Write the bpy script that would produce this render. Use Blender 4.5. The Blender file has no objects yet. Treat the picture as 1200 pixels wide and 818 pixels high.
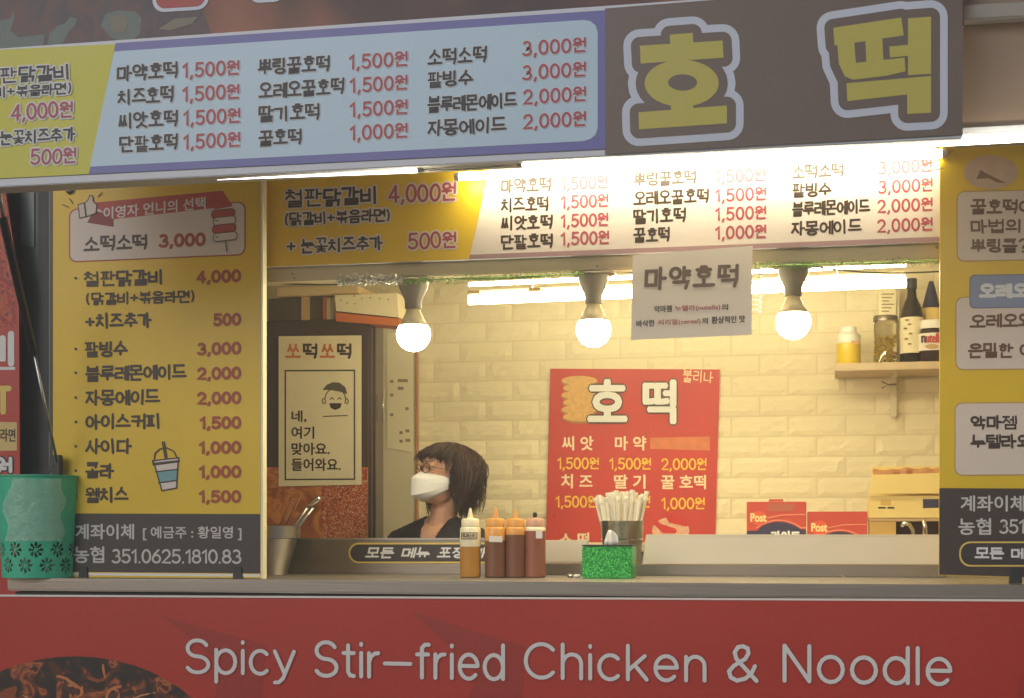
import bpy, bmesh, math, random
from mathutils import Vector, Matrix, noise
R = math.radians
HAZE = .025
random.seed(7)
SC = bpy.context.scene
COL = SC.collection

# ------------------------------------------------------------------ camera
F, HZ, TH = 1764.0, 622.0, R(12.0)           # focal length in photo pixels, horizon row, yaw
CAM = Vector((0, -4.2, 1.14))
cd = bpy.data.cameras.new('camera'); cam = bpy.data.objects.new('camera', cd); COL.objects.link(cam)
cam.location = CAM; cam.rotation_euler = (R(90), 0, TH)
cd.sensor_width = 36; cd.lens = 36 * F / 1200; cd.shift_y = (HZ - 409) / 1200
cd.clip_start = .05; cd.clip_end = 500
SC.camera = cam

# ------------------------------------------------------------------ world, sun, exposure
w = bpy.data.worlds.new('World'); SC.world = w; w.use_nodes = True
nt = w.node_tree; bg = nt.nodes['Background']
sky = nt.nodes.new('ShaderNodeTexSky'); sky.sky_type = 'NISHITA'; sky.sun_disc = False
sky.sun_elevation = R(24); sky.sun_rotation = R(215); sky.dust_density = 2.0; sky.ozone_density = 2.0
nt.links.new(sky.outputs[0], bg.inputs[0]); bg.inputs[1].default_value = .062
sd = bpy.data.lights.new('sun', 'SUN'); sd.energy = .7; sd.angle = R(25); sd.color = (.93, .95, 1)
sun = bpy.data.objects.new('sun', sd); COL.objects.link(sun)
sun.rotation_euler = (R(66), 0, R(-22))
SC.view_settings.view_transform = 'Standard'; SC.view_settings.look = 'None'
SC.view_settings.exposure = 0.16; SC.view_settings.gamma = 1
SC.cycles.use_denoising = True
SC.cycles.max_bounces = 6
SC.cycles.adaptive_threshold = .02
SC.cycles.sample_clamp_indirect = 6

# ------------------------------------------------------------------ measuring the place
FW = Vector((-math.sin(TH), math.cos(TH), 0)); RT = Vector((math.cos(TH), math.sin(TH), 0)); UP = Vector((0, 0, 1))
def U(px, py, Y):
    """point of the upright plane y = Y that the photograph shows at (px, py)"""
    d = FW + RT * ((px - 600) / F) + UP * ((HZ - py) / F)
    t = (Y - CAM.y) / d.y
    return CAM + d * t
def PX(px, Y):
    """metres per photo pixel on plane Y at column px"""
    return (U(px + 1, 500, Y) - U(px, 500, Y)).length
def slope(y): return (y - HZ) * .00012

# ------------------------------------------------------------------ materials
def lin(c):
    return tuple(((v / 255) / 12.92 if v / 255 <= .04045 else ((v / 255 + .055) / 1.055) ** 2.4) for v in c)
MATS = {}
def mat(name, rgb, rough=.5, metal=0, var=.08, scale=6, bump=0, bscale=60, emit=None, es=0, trans=0, spec=.5, alpha=1):
    m = bpy.data.materials.new(name); m.use_nodes = True; MATS[name] = m
    n = m.node_tree.nodes; l = m.node_tree.links; p = n['Principled BSDF']
    c = lin(rgb)
    p.inputs['Roughness'].default_value = rough; p.inputs['Metallic'].default_value = metal
    p.inputs['Specular IOR Level'].default_value = spec
    if trans: p.inputs['Transmission Weight'].default_value = trans
    if alpha < 1: p.inputs['Alpha'].default_value = alpha
    tc = n.new('ShaderNodeTexCoord')
    if var:
        nz = n.new('ShaderNodeTexNoise'); nz.inputs['Scale'].default_value = scale; nz.inputs['Detail'].default_value = 5
        l.new(tc.outputs['Object'], nz.inputs['Vector'])
        mx = n.new('ShaderNodeMix'); mx.data_type = 'RGBA'
        mx.inputs[6].default_value = (*[v * (1 - 1.6 * var) for v in c], 1); mx.inputs[7].default_value = (*[min(1, v * (1 + 1.6 * var)) for v in c], 1)
        l.new(nz.outputs['Fac'], mx.inputs[0]); l.new(mx.outputs[2], p.inputs['Base Color'])
        rr = n.new('ShaderNodeMapRange'); rr.inputs[3].default_value = max(.02, rough - .08); rr.inputs[4].default_value = min(1, rough + .1)
        l.new(nz.outputs['Fac'], rr.inputs[0]); l.new(rr.outputs[0], p.inputs['Roughness'])
    else:
        p.inputs['Base Color'].default_value = (*c, 1)
    if bump:
        nb = n.new('ShaderNodeTexNoise'); nb.inputs['Scale'].default_value = bscale; nb.inputs['Detail'].default_value = 4
        l.new(tc.outputs['Object'], nb.inputs['Vector'])
        b = n.new('ShaderNodeBump'); b.inputs['Strength'].default_value = bump; b.inputs['Distance'].default_value = .004
        l.new(nb.outputs['Fac'], b.inputs['Height']); l.new(b.outputs[0], p.inputs['Normal'])
    if emit:
        p.inputs['Emission Color'].default_value = (*emit, 1); p.inputs['Emission Strength'].default_value = es
    return m
def glitter(name, ca, cb, cc, scale=500, rough=.3):
    m = bpy.data.materials.new(name); m.use_nodes = True
    n = m.node_tree.nodes; l = m.node_tree.links; p = n['Principled BSDF']
    tc = n.new('ShaderNodeTexCoord'); v = n.new('ShaderNodeTexVoronoi'); v.inputs['Scale'].default_value = scale
    l.new(tc.outputs['Object'], v.inputs['Vector'])
    cr = n.new('ShaderNodeValToRGB'); e = cr.color_ramp.elements
    e[0].position = 0; e[0].color = (*lin(ca), 1); e[1].position = 1; e[1].color = (*lin(cc), 1)
    q = e.new(.55); q.color = (*lin(cb), 1)
    sp = n.new('ShaderNodeSeparateColor'); l.new(v.outputs['Color'], sp.inputs[0]); l.new(sp.outputs[0], cr.inputs[0])
    l.new(cr.outputs[0], p.inputs['Base Color'])
    p.inputs['Metallic'].default_value = .5; p.inputs['Roughness'].default_value = rough
    b = n.new('ShaderNodeBump'); b.inputs['Strength'].default_value = .9; b.inputs['Distance'].default_value = .002
    l.new(sp.outputs[1], b.inputs['Height']); l.new(b.outputs[0], p.inputs['Normal'])
    return m
def food(name, stops, scale=9, dist=2.5, rough=.5, det=6):
    """a printed food photograph: warped noise through a colour ramp"""
    m = bpy.data.materials.new(name); m.use_nodes = True
    n = m.node_tree.nodes; l = m.node_tree.links; p = n['Principled BSDF']
    tc = n.new('ShaderNodeTexCoord'); nz = n.new('ShaderNodeTexNoise')
    nz.inputs['Scale'].default_value = scale; nz.inputs['Detail'].default_value = det; nz.inputs['Distortion'].default_value = dist
    l.new(tc.outputs['Object'], nz.inputs['Vector'])
    cr = n.new('ShaderNodeValToRGB'); e = cr.color_ramp.elements
    e[0].position = stops[0][0]; e[0].color = (*lin(stops[0][1]), 1); e[1].position = stops[-1][0]; e[1].color = (*lin(stops[-1][1]), 1)
    for po, c in stops[1:-1]:
        q = e.new(po); q.color = (*lin(c), 1)
    l.new(nz.outputs['Fac'], cr.inputs[0]); l.new(cr.outputs[0], p.inputs['Base Color']); p.inputs['Roughness'].default_value = rough
    return m
def brushed(name, rgb, rough=.3, sx=3, sz=260, metal=1.0):
    m = mat(name, rgb, rough, metal, var=.06, scale=4)
    n = m.node_tree.nodes; l = m.node_tree.links; p = n['Principled BSDF']
    tc = n.new('ShaderNodeTexCoord'); mp = n.new('ShaderNodeMapping'); mp.inputs['Scale'].default_value = (sx, sz, sz)
    nz = n.new('ShaderNodeTexNoise'); nz.inputs['Scale'].default_value = 1; nz.inputs['Detail'].default_value = 3
    b = n.new('ShaderNodeBump'); b.inputs['Strength'].default_value = .25; b.inputs['Distance'].default_value = .002
    l.new(tc.outputs['Object'], mp.inputs[0]); l.new(mp.outputs[0], nz.inputs['Vector']); l.new(nz.outputs['Fac'], b.inputs['Height']); l.new(b.outputs[0], p.inputs['Normal'])
    return m
def leak(m, amount, col):
    """thin plastic or cloth that lets light through"""
    p = m.node_tree.nodes['Principled BSDF']
    p.inputs['Subsurface Weight'].default_value = amount; p.inputs['Subsurface Radius'].default_value = (.02, .012, .006); p.inputs['Subsurface Scale'].default_value = .5
    return m

yellow = mat('yellow print', (230, 192, 30), .36, var=.06, bump=.45, bscale=6)
yellow_out = mat('yellow green print', (210, 204, 58), .4, var=.05, bump=.4, bscale=6)
lightblue = mat('pale blue print', (190, 216, 232), .36, var=.05, bump=.4, bscale=5)
purple = mat('violet print', (112, 112, 178), .4, var=.05)
lip_m = mat('white plastic lip', (215, 218, 226), .4, var=.04)
darkpanel = mat('dark brown print', (116, 99, 88), .4, var=.07)
ink_dark = mat('dark navy ink', (32, 30, 38), .45, var=0)
ink_brown = mat('dark brown ink', (58, 40, 28), .45, var=0)
ink_red = mat('wine red ink', (176, 72, 88), .45, var=0)
ink_brick = mat('brick red ink', (170, 70, 34), .45, var=0)
ink_white = mat('white ink', (226, 226, 224), .45, var=0)
ink_grey = mat('light grey ink', (205, 200, 196), .45, var=0)
ink_gold = mat('gold ink', (226, 196, 96), .4, var=0)
ink_orange = mat('orange ink', (206, 112, 50), .5, var=0)
logo_yellow = mat('olive yellow print', (200, 188, 86), .42, var=.04)
logo_white = mat('bluish white print', (208, 214, 228), .42, var=.03)
charcoal = mat('charcoal print', (58, 50, 49), .42, var=.08)
cream = mat('cream print', (226, 214, 204), .5, var=.03)
paper = mat('white paper', (236, 226, 214), .7, var=.04, bump=.15, bscale=20)
paper_w = mat('ivory paper', (232, 220, 184), .7, var=.05, bump=.15, bscale=16)
steel = brushed('brushed steel', (190, 186, 180), .3)
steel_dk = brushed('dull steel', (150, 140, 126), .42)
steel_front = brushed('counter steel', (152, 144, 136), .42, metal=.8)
steel_cream = brushed('cream lit steel', (226, 216, 192), .4, metal=.35)  # bright reflection on the panels painted into the steel colour
chrome = mat('chrome', (220, 218, 212), .14, 1, var=.03)
alu = mat('aluminium', (190, 190, 188), .35, .9, var=.05)
black_pl = mat('black plastic', (34, 32, 32), .35, var=.1)
dark_metal = mat('dark painted metal', (46, 48, 50), .45, .2, var=.12)
teal_wall = mat('dark grey green panel', (92, 104, 106), .35, var=.18, scale=3)
teal_lt = mat('grey green glass film', (134, 146, 146), .3, var=.15, scale=4)
beam_m = mat('beige painted beam', (206, 190, 158), .5, var=.07, scale=9)
brick_m = mat('cream foam brick', (232, 220, 186), .62, var=.05, scale=14, bump=.3, bscale=90)
joint_m = mat('cream joint', (222, 209, 172), .7, var=.05)
wall_in = mat('cream inner wall', (214, 200, 160), .7, var=.06)
wood_pale = mat('pale wood', (206, 184, 150), .55, var=.1, scale=12)
wood_red = mat('reddish wood', (120, 62, 36), .5, var=.15, scale=20)
fridge_m = mat('dark brown cabinet', (74, 58, 52), .22, .1, var=.12, scale=3)
white_app = mat('white enamel', (214, 202, 170), .4, var=.06)
red_print = mat('red print', (188, 46, 36), .38, var=.07, scale=2, bump=.35, bscale=5)
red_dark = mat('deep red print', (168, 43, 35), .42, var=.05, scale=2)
poster_red = mat('poster red', (192, 56, 44), .5, var=.06, scale=5)
asphalt = mat('asphalt', (60, 60, 60), .9, var=.2, scale=40, bump=.6, bscale=200)
post_red = mat('box red', (196, 72, 54), .5, var=.05)
post_navy = mat('box navy', (52, 48, 78), .5, var=.05)
box_yellow = mat('box yellow', (234, 208, 130), .55, var=.05)
kraft = mat('kraft paper', (178, 126, 80), .8, var=.12, scale=30, bump=.5, bscale=120)
cardboard = mat('cardboard', (196, 164, 116), .8, var=.1, scale=20)
skin = leak(mat('skin', (226, 172, 138), .55, var=.06, scale=30), .08, None)
hair_m = mat('dark brown hair', (62, 36, 25), .42, var=.3, scale=40)
cloth_bk = mat('black knit cloth', (40, 32, 32), .85, var=.15, scale=60, bump=.4, bscale=300)
mask_m = mat('white mask cloth', (248, 246, 240), .8, var=.02, bump=.1, bscale=200)
green_pl = leak(mat('turquoise green plastic', (66, 196, 156), .35, var=.06), .12, None)
film = mat('clear wrapping film', (236, 244, 236), .12, var=0, alpha=.3, spec=1, bump=1, bscale=90)
glass = mat('clear glass', (250, 244, 226), .06, var=0, trans=1)
sauce_must = mat('mustard sauce', (186, 130, 44), .35, var=.06)
sauce_brown = mat('dark brown sauce', (122, 76, 54), .35, var=.08)
sauce_red = mat('red brown sauce', (150, 88, 66), .35, var=.08)
plastic_pale = leak(mat('milky plastic', (240, 228, 190), .35, var=.04), .2, None)
plastic_orange = leak(mat('orange plastic', (224, 160, 76), .35, var=.04), .2, None)
straw_m = mat('white straw paper', (240, 232, 212), .6, var=.04)
soy = mat('dark soy glass', (34, 18, 14), .1, var=.05)
spread = mat('brown spread', (52, 26, 18), .2, var=.05)
cap_white = mat('white cap', (236, 232, 222), .4, var=.03)
olive_tin = mat('yellow syrup', (226, 196, 44), .3, var=.06)
tube_hot = mat('tube glow', (255, 250, 240), .4, var=0, emit=(1, .9, .66), es=26)
tube_valance = mat('tube glow valance', (255, 250, 240), .4, var=0, emit=(1, .9, .62), es=34)
tube_cool = mat('tube glow dim', (255, 250, 240), .4, var=0, emit=(1, .93, .8), es=9)
tube_in = mat('tube glow kitchen', (255, 248, 230), .4, var=0, emit=(1, .9, .57), es=38)
bulb_glow = mat('bulb glow', (255, 244, 214), .3, var=0, emit=(1, .89, .6), es=58)
glit_green = glitter('green glitter', (6, 120, 50), (22, 176, 76), (120, 230, 120), 330)
glit_orange = food('orange foil print', [(.3, (128, 70, 34)), (.48, (176, 96, 44)), (.56, (214, 140, 70)), (.62, (180, 98, 46)), (.75, (236, 186, 110))], 11, 1.2, .3, 4)
tinsel_g = mat('green tinsel', (130, 170, 84), .3, .4, var=.3, scale=80)
tinsel_s = mat('silver tinsel', (240, 236, 220), .25, .45, var=.2, scale=80)
banner_top = food('stir fry banner print', [(.3, (56, 48, 54)), (.46, (92, 66, 58)), (.56, (150, 96, 74)), (.68, (168, 112, 82)), (.8, (150, 120, 96))], 2.2, .3, .5, 2.5)
bowl_print = food('noodle print', [(.28, (18, 16, 18)), (.47, (40, 26, 24)), (.55, (110, 48, 28)), (.61, (196, 104, 50)), (.66, (80, 34, 24)), (.8, (40, 26, 22))], 17, 1.0, .45, 4)
flame_print = food('flame print', [(.3, (120, 26, 30)), (.45, (168, 40, 34)), (.55, (210, 90, 40)), (.62, (120, 40, 40)), (.75, (60, 46, 54))], 14, 3.0, .45, 6)

# ------------------------------------------------------------------ object helpers
WL = {}
def link(o, parent):
    COL.objects.link(o)
    if parent: o.parent = parent
def thing(name, label, cat, loc, group=None):
    o = bpy.data.objects.new(name, None); COL.objects.link(o); o.location = loc; o.empty_display_size = .05
    o['label'] = label; o['category'] = cat
    if group: o['group'] = group
    WL[o.name] = Vector(loc)
    return o
def tag(o, label, cat, group=None, kind=None):
    if label: o['label'] = label
    if cat: o['category'] = cat
    if group: o['group'] = group
    if kind: o['kind'] = kind
    return o
def put(name, me, m, parent=None, smooth=False, kind=None):
    """links a mesh given in world coordinates, with its origin at its parent's or at its own base"""
    o = bpy.data.objects.new(name, me)
    if parent: base = WL[parent.name]
    else:
        xs = [v.co for v in me.vertices]
        base = Vector(((min(v.x for v in xs) + max(v.x for v in xs)) / 2, (min(v.y for v in xs) + max(v.y for v in xs)) / 2, min(v.z for v in xs)))
        o.location = base
    me.transform(Matrix.Translation(-base))
    WL[o.name] = base.copy()
    for mm in (m if isinstance(m, (list, tuple)) else [m]): me.materials.append(mm)
    if smooth:
        for p in me.polygons: p.use_smooth = True
    link(o, parent)
    WL[o.name] = base.copy()
    if kind: o['kind'] = kind
    return o
def fin(name, bm, m, parent=None, smooth=False, kind=None, auto=None):
    bmesh.ops.recalc_face_normals(bm, faces=bm.faces)
    me = bpy.data.meshes.new(name); bm.to_mesh(me); bm.free()
    if auto:
        smooth = True
        o = put(name, me, m, parent, True, kind)
        try: me.set_sharp_from_angle(angle=R(auto))
        except Exception: pass
        return o
    return put(name, me, m, parent, smooth, kind)
def boxbm(x0, x1, y0, y1, z0, z1, bev=0, bm=None):
    own = bmesh.new()
    v = [own.verts.new(p) for p in ((x0,y0,z0),(x1,y0,z0),(x1,y1,z0),(x0,y1,z0),(x0,y0,z1),(x1,y0,z1),(x1,y1,z1),(x0,y1,z1))]
    for f in ((0,3,2,1),(4,5,6,7),(0,1,5,4),(1,2,6,5),(2,3,7,6),(3,0,4,7)): own.faces.new([v[i] for i in f])
    if bev: bmesh.ops.bevel(own, geom=own.edges[:], offset=bev, segments=2, affect='EDGES')
    if bm is None: return own
    t = bpy.data.meshes.new('t'); own.to_mesh(t); own.free(); bm.from_mesh(t); bpy.data.meshes.remove(t)
    return bm
def prism(pts, Y, th, bm=None, bev=0):
    """a board on plane Y whose outline is given in photo pixels; th metres thick going away from the camera"""
    own = bmesh.new(); n = len(pts)
    ws = [U(x, y, Y) for x, y in pts]
    a = [own.verts.new(p) for p in ws]; b = [own.verts.new(p + Vector((0, th, 0))) for p in ws]
    own.faces.new(a); own.faces.new(b[::-1])
    for i in range(n): own.faces.new((a[i], b[i], b[(i+1) % n], a[(i+1) % n]))
    if bev:
        bmesh.ops.bevel(own, geom=own.edges[:], offset=bev, segments=2, affect='EDGES')
    if bm is None: return own
    t = bpy.data.meshes.new('t'); own.to_mesh(t); own.free(); bm.from_mesh(t); bpy.data.meshes.remove(t)
    return bm
def tubebm(path, r, n=8, bm=None, cap=True):
    bm = bm or bmesh.new(); rings = []
    path = [Vector(p) for p in path]
    rs = r if isinstance(r, (list, tuple)) else [r] * len(path)
    for i, p in enumerate(path):
        d = (path[min(i+1, len(path)-1)] - path[max(i-1, 0)])
        if d.length < 1e-9: d = Vector((0, 0, 1))
        d.normalize(); s = Vector((0, 0, 1)) if abs(d.z) < .9 else Vector((1, 0, 0))
        u = d.cross(s).normalized(); v = d.cross(u)
        rings.append([bm.verts.new(p + (u * math.cos(a) + v * math.sin(a)) * rs[i]) for a in [2 * math.pi * k / n for k in range(n)]])
    for a, b in zip(rings, rings[1:]):
        for k in range(n): bm.faces.new((a[k], a[(k+1) % n], b[(k+1) % n], b[k]))
    if cap: bm.faces.new(rings[0][::-1]); bm.faces.new(rings[-1])
    return bm
def lathe(c, prof, n=28, bm=None, sx=1, sy=1, cap=True):
    """prof: (radius, z) from bottom to top about the vertical axis through c"""
    bm = bm or bmesh.new(); rings = []
    for r, z in prof:
        rings.append([bm.verts.new((c[0] + math.cos(a) * max(r, 1e-4) * sx, c[1] + math.sin(a) * max(r, 1e-4) * sy, c[2] + z)) for a in [2 * math.pi * k / n for k in range(n)]])
    for a, b in zip(rings, rings[1:]):
        for k in range(n): bm.faces.new((a[k], a[(k+1) % n], b[(k+1) % n], b[k]))
    if cap: bm.faces.new(rings[0][::-1]); bm.faces.new(rings[-1])
    return bm

# ------------------------------------------------------------------ lettering: hangul, digits and latin drawn as strokes
def ell(cx, cy, rx, ry, a0=0, a1=360, n=16):
    return [(cx + rx * math.cos(R(a0 + (a1 - a0) * i / n)), cy + ry * math.sin(R(a0 + (a1 - a0) * i / n))) for i in range(n + 1)]
ring = ell(.5, .5, .5, .5)[:-1]
JA = {
 'ㄱ': [[(0,1),(1,1),(.86,0)]], 'ㄴ': [[(0,1),(0,0),(1,0)]], 'ㄷ': [[(1,1),(0,1),(0,0),(1,0)]],
 'ㄹ': [[(0,1),(1,1),(1,.52),(0,.48),(0,0),(1,0)]], 'ㅁ': ['c', [(0,0),(1,0),(1,1),(0,1)]],
 'ㅂ': [[(0,1),(0,0),(1,0),(1,1)], [(0,.5),(1,.5)]],
 'ㅅ': [[(.52,1),(.42,.55),(0,0)], [(.46,.62),(1,0)]], 'ㅇ': ['c', ring],
 'ㅈ': [[(.05,1),(.95,1)], [(.55,1),(.42,.5),(0,0)], [(.45,.55),(1,0)]],
 'ㅊ': [[(.35,1.05),(.65,1.05)], [(.03,.76),(.97,.76)], [(.55,.76),(.42,.4),(0,0)], [(.45,.44),(1,0)]],
 'ㅋ': [[(0,1),(1,1),(.86,0)], [(0,.52),(.92,.5)]], 'ㅌ': [[(1,1),(0,1),(0,0),(1,0)], [(0,.5),(.95,.5)]],
 'ㅍ': [[(0,1),(1,1)], [(0,0),(1,0)], [(.3,1),(.3,0)], [(.7,1),(.7,0)]],
 'ㅎ': [[(.33,1.04),(.67,1.04)], [(.02,.76),(.98,.76)], 'c', ell(.5,.28,.36,.28)[:-1]],
}
for d, s in (('ㄲ','ㄱ'),('ㄸ','ㄷ'),('ㅃ','ㅂ'),('ㅆ','ㅅ'),('ㅉ','ㅈ')):
    o = []
    for p in JA[s]:
        o.append([(x * .42, y) for x, y in p])
    for p in JA[s]:
        o.append([(x * .42 + .58, y) for x, y in p])
    JA[d] = o
JA['ㄺ'] = [[(x * .42, y) for x, y in JA['ㄹ'][0]], [(x * .4 + .6, y) for x, y in JA['ㄱ'][0]]]
VO = {
 'ㅏ': ('v', [[(.25,1),(.25,0)], [(.25,.5),(1,.5)]]), 'ㅐ': ('v', [[(.1,1),(.1,0)], [(.9,1),(.9,0)], [(.1,.5),(.9,.5)]]),
 'ㅑ': ('v', [[(.25,1),(.25,0)], [(.25,.65),(1,.65)], [(.25,.35),(1,.35)]]), 'ㅒ': ('v', [[(.1,1),(.1,0)], [(.9,1),(.9,0)], [(.1,.6),(.9,.6)], [(.1,.4),(.9,.4)]]),
 'ㅓ': ('v', [[(.8,1),(.8,0)], [(0,.55),(.8,.55)]]), 'ㅔ': ('v', [[(.42,.96),(.42,.04)], [(.98,1),(.98,0)], [(-.1,.5),(.42,.5)]]),
 'ㅕ': ('v', [[(.8,1),(.8,0)], [(0,.68),(.8,.68)], [(0,.38),(.8,.38)]]), 'ㅖ': ('v', [[(.42,.96),(.42,.04)], [(.98,1),(.98,0)], [(-.1,.66),(.42,.66)], [(-.1,.38),(.42,.38)]]),
 'ㅗ': ('h', [[(0,0),(1,0)], [(.5,0),(.5,1)]]), 'ㅛ': ('h', [[(0,0),(1,0)], [(.3,0),(.3,1)], [(.7,0),(.7,1)]]),
 'ㅜ': ('h', [[(0,1),(1,1)], [(.5,1),(.5,0)]]), 'ㅠ': ('h', [[(0,1),(1,1)], [(.3,1),(.3,0)], [(.7,1),(.7,0)]]),
 'ㅡ': ('h', [[(0,.5),(1,.5)]]), 'ㅣ': ('v', [[(.55,1),(.55,0)]]),
}
LS = 'ㄱㄲㄴㄷㄸㄹㅁㅂㅃㅅㅆㅇㅈㅉㅊㅋㅌㅍㅎ'
VS = ['ㅏ','ㅐ','ㅑ','ㅒ','ㅓ','ㅔ','ㅕ','ㅖ','ㅗ','ㅗㅏ','ㅗㅐ','ㅗㅣ','ㅛ','ㅜ','ㅜㅓ','ㅜㅔ','ㅜㅣ','ㅠ','ㅡ','ㅡㅣ','ㅣ']
TS = ['','ㄱ','ㄲ','ㄳ','ㄴ','ㄵ','ㄶ','ㄷ','ㄹ','ㄺ','ㄻ','ㄼ','ㄽ','ㄾ','ㄿ','ㅀ','ㅁ','ㅂ','ㅄ','ㅅ','ㅆ','ㅇ','ㅈ','ㅊ','ㅋ','ㅌ','ㅍ','ㅎ']
def boxed(polys, b, out):
    close = False
    for p in polys:
        if p == 'c': close = True; continue
        out.append(([(b[0] + x * (b[2] - b[0]), b[1] + y * (b[3] - b[1])) for x, y in p], close)); close = False
def syll(ch):
    i = ord(ch) - 0xAC00; L = LS[i // 588]; V = VS[(i % 588) // 28]; T = TS[i % 28]; out = []
    pad = .06 if T else 0
    if len(V) == 2:
        if T: lb, hb, vb, tb = (.04,.66,.56,1), (0,.42,.64,.54), (.66,.4,1,1), (.14,0,.9,.26)
        else: lb, hb, vb, tb = (.06,.5,.56,.96), (0,.14,.64,.36), (.68,0,1,1), None
        boxed(JA[L], lb, out); boxed(VO[V[0]][1], hb, out); boxed(VO[V[1]][1], vb, out)
    elif VO[V][0] == 'v':
        if T: lb, vb, tb = (.02,.5,.52,.97), (.62,.44,1,1), (.2,0,.92,.3)
        else: lb, vb, tb = (.02,.18,.52,.86), (.64,0,1,1), None
        boxed(JA[L], lb, out); boxed(VO[V][1], vb, out)
    else:
        if T: lb, vb, tb = (.14,.7,.86,1), (0,.4,1,.56), (.16,0,.84,.27)
        else: lb, vb, tb = (.14,.5,.86,.98), (0,.08,1,.34), None
        boxed(JA[L], lb, out); boxed(VO[V][1], vb, out)
    if T: boxed(JA[T], tb, out)
    return out, 1.0
GL = {
 '0': (['c', ell(.29,.5,.29,.5)[:-1]], .58), '1': ([[(.02,.78),(.26,1),(.26,0)]], .32),
 '2': ([ell(.28,.7,.27,.3,160,-35,10) + [(.02,0),(.58,0)]], .58),
 '3': ([ell(.27,.745,.24,.255,140,-80,9) + ell(.27,.26,.3,.27,80,-145,10)], .58),
 '4': ([[(.42,0),(.42,1)], [(.42,1),(.0,.3),(.6,.3)]], .6),
 '5': ([[(.54,1),(.1,1),(.06,.54)] + ell(.27,.31,.3,.31,115,-145,12)], .58),
 '6': ([[(.46,1),(.14,.66),(.02,.34)], 'c', ell(.3,.3,.28,.3)[:-1]], .58),
 '8': (['c', ell(.29,.76,.23,.24)[:-1], 'c', ell(.29,.27,.29,.27)[:-1]], .58),
 ',': ([[(.1,.06),(.02,-.16)]], .14), '.': ([[(.06,0),(.06,.02)]], .12), '+': ([[(0,.5),(.5,.5)], [(.25,.75),(.25,.25)]], .5),
 '(': ([ell(.32,.5,.3,.6,130,230,8)], .2), ')': ([ell(-.12,.5,.3,.6,50,-50,8)], .2), '?': ([ell(.25,.75,.22,.25,160,-60,9) + [(.25,.3)], [(.25,.02),(.25,.0)]], .5),
 'S': ([ell(.33,.75,.29,.25,25,265,14) + ell(.33,.25,.32,.25,90,-155,14)], .66),
 'p': ([[(.02,.72),(.02,-.28)], 'c', ell(.3,.35,.28,.36)[:-1]], .58), 'i': ([[(.02,.7),(.02,0)], [(.02,.94),(.02,.97)]], .04),
 'c': ([ell(.29,.35,.28,.36,45,315,16)], .52), 'y': ([[(0,.7),(.28,.02)], [(.56,.7),(.24,-.14),(.12,-.26),(.0,-.27)]], .56),
 't': ([[(.14,.92),(.14,.14),(.2,.03),(.32,.01)], [(0,.69),(.32,.69)]], .32), 'r': ([[(.02,.7),(.02,0)], [(.02,.42),(.08,.6),(.2,.69),(.3,.7)]], .3),
 '-': ([[(0,.4),(.78,.4)]], .78), 'f': ([[(.36,.98),(.24,.98),(.15,.88),(.15,0)], [(0,.69),(.34,.69)]], .34),
 'e': ([[(.03,.37),(.565,.37)], ell(.295,.35,.275,.36,4,318,18)], .58), 'd': ([[(.56,1),(.56,0)], 'c', ell(.28,.35,.28,.36)[:-1]], .58),
 'C': ([ell(.4,.5,.4,.5,42,318,20)], .72), 'h': ([[(.02,1),(.02,0)], [(.02,.45)] + ell(.26,.44,.23,.27,150,0,7) + [(.49,0)]], .5),
 'n': ([[(.02,.7),(.02,0)], [(.02,.45)] + ell(.26,.44,.23,.27,150,0,7) + [(.49,0)]], .5),
 'k': ([[(.02,1),(.02,0)], [(.45,.7),(.04,.28)], [(.2,.42),(.5,0)]], .5),
 '&': ([[(.7,0),(.2,.62),(.16,.8),(.24,.95),(.36,.98)], [(.36,.98),(.48,.92),(.5,.78),(.42,.62),(.14,.42),(.02,.26),(.06,.09),(.22,.0),(.42,.06),(.58,.22),(.66,.42)]], .7),
 'N': ([[(.02,0),(.02,1)], [(.02,1),(.62,0)], [(.62,0),(.62,1)]], .64), 'o': (['c', ell(.3,.35,.29,.36)[:-1]], .6), 'l': ([[(.02,1),(.02,0)]], .04),
 'u': ([[(.02,.7),(.02,.2),(.14,.02),(.34,.02),(.48,.2)], [(.48,.7),(.48,0)]], .5), 'a': (['c', ell(.26,.33,.25,.34)[:-1], [(.52,.7),(.52,0)]], .52),
 's': ([ell(.22,.53,.2,.17,30,265,8) + ell(.22,.18,.21,.18,90,-150,8)], .44), 'P': ([[(0,0),(0,1)], [(0,1),(.34,1)] + ell(.34,.74,.24,.26,80,-80,8) + [(0,.48)]], .58),
 'T': ([[(0,1),(.7,1)], [(.35,1),(.35,0)]], .7), '/': ([[(0,0),(.4,1)]], .4),
}
def layout(s, gap=.2, hgap=.1, space=.42, wob=0.0, seed=0):
    rnd = random.Random(seed); x = 0; out = []
    for ch in s:
        if ch == ' ': x += space; continue
        if '가' <= ch <= '힣': g, wd = syll(ch); gp = hgap + .08; W = .86
        else:
            raw, wd = GL[ch]; g = []; boxed(raw, (0,0,1,1), g); gp = gap; W = 1
        dy = rnd.uniform(-wob, wob); sh = rnd.uniform(-wob, wob) * 1.5; sc = 1 + rnd.uniform(-wob, wob)
        nst = len(g); fac = 1 if ch < '가' else (1 if nst <= 5 else .9 if nst <= 6 else .8 if nst <= 8 else .66)
        for p, c in g: out.append(([(x + px * W + sh * py, dy + py * sc) for px, py in p], (c, fac)))
        x += wd * W + gp
    return out, x - gp
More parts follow.
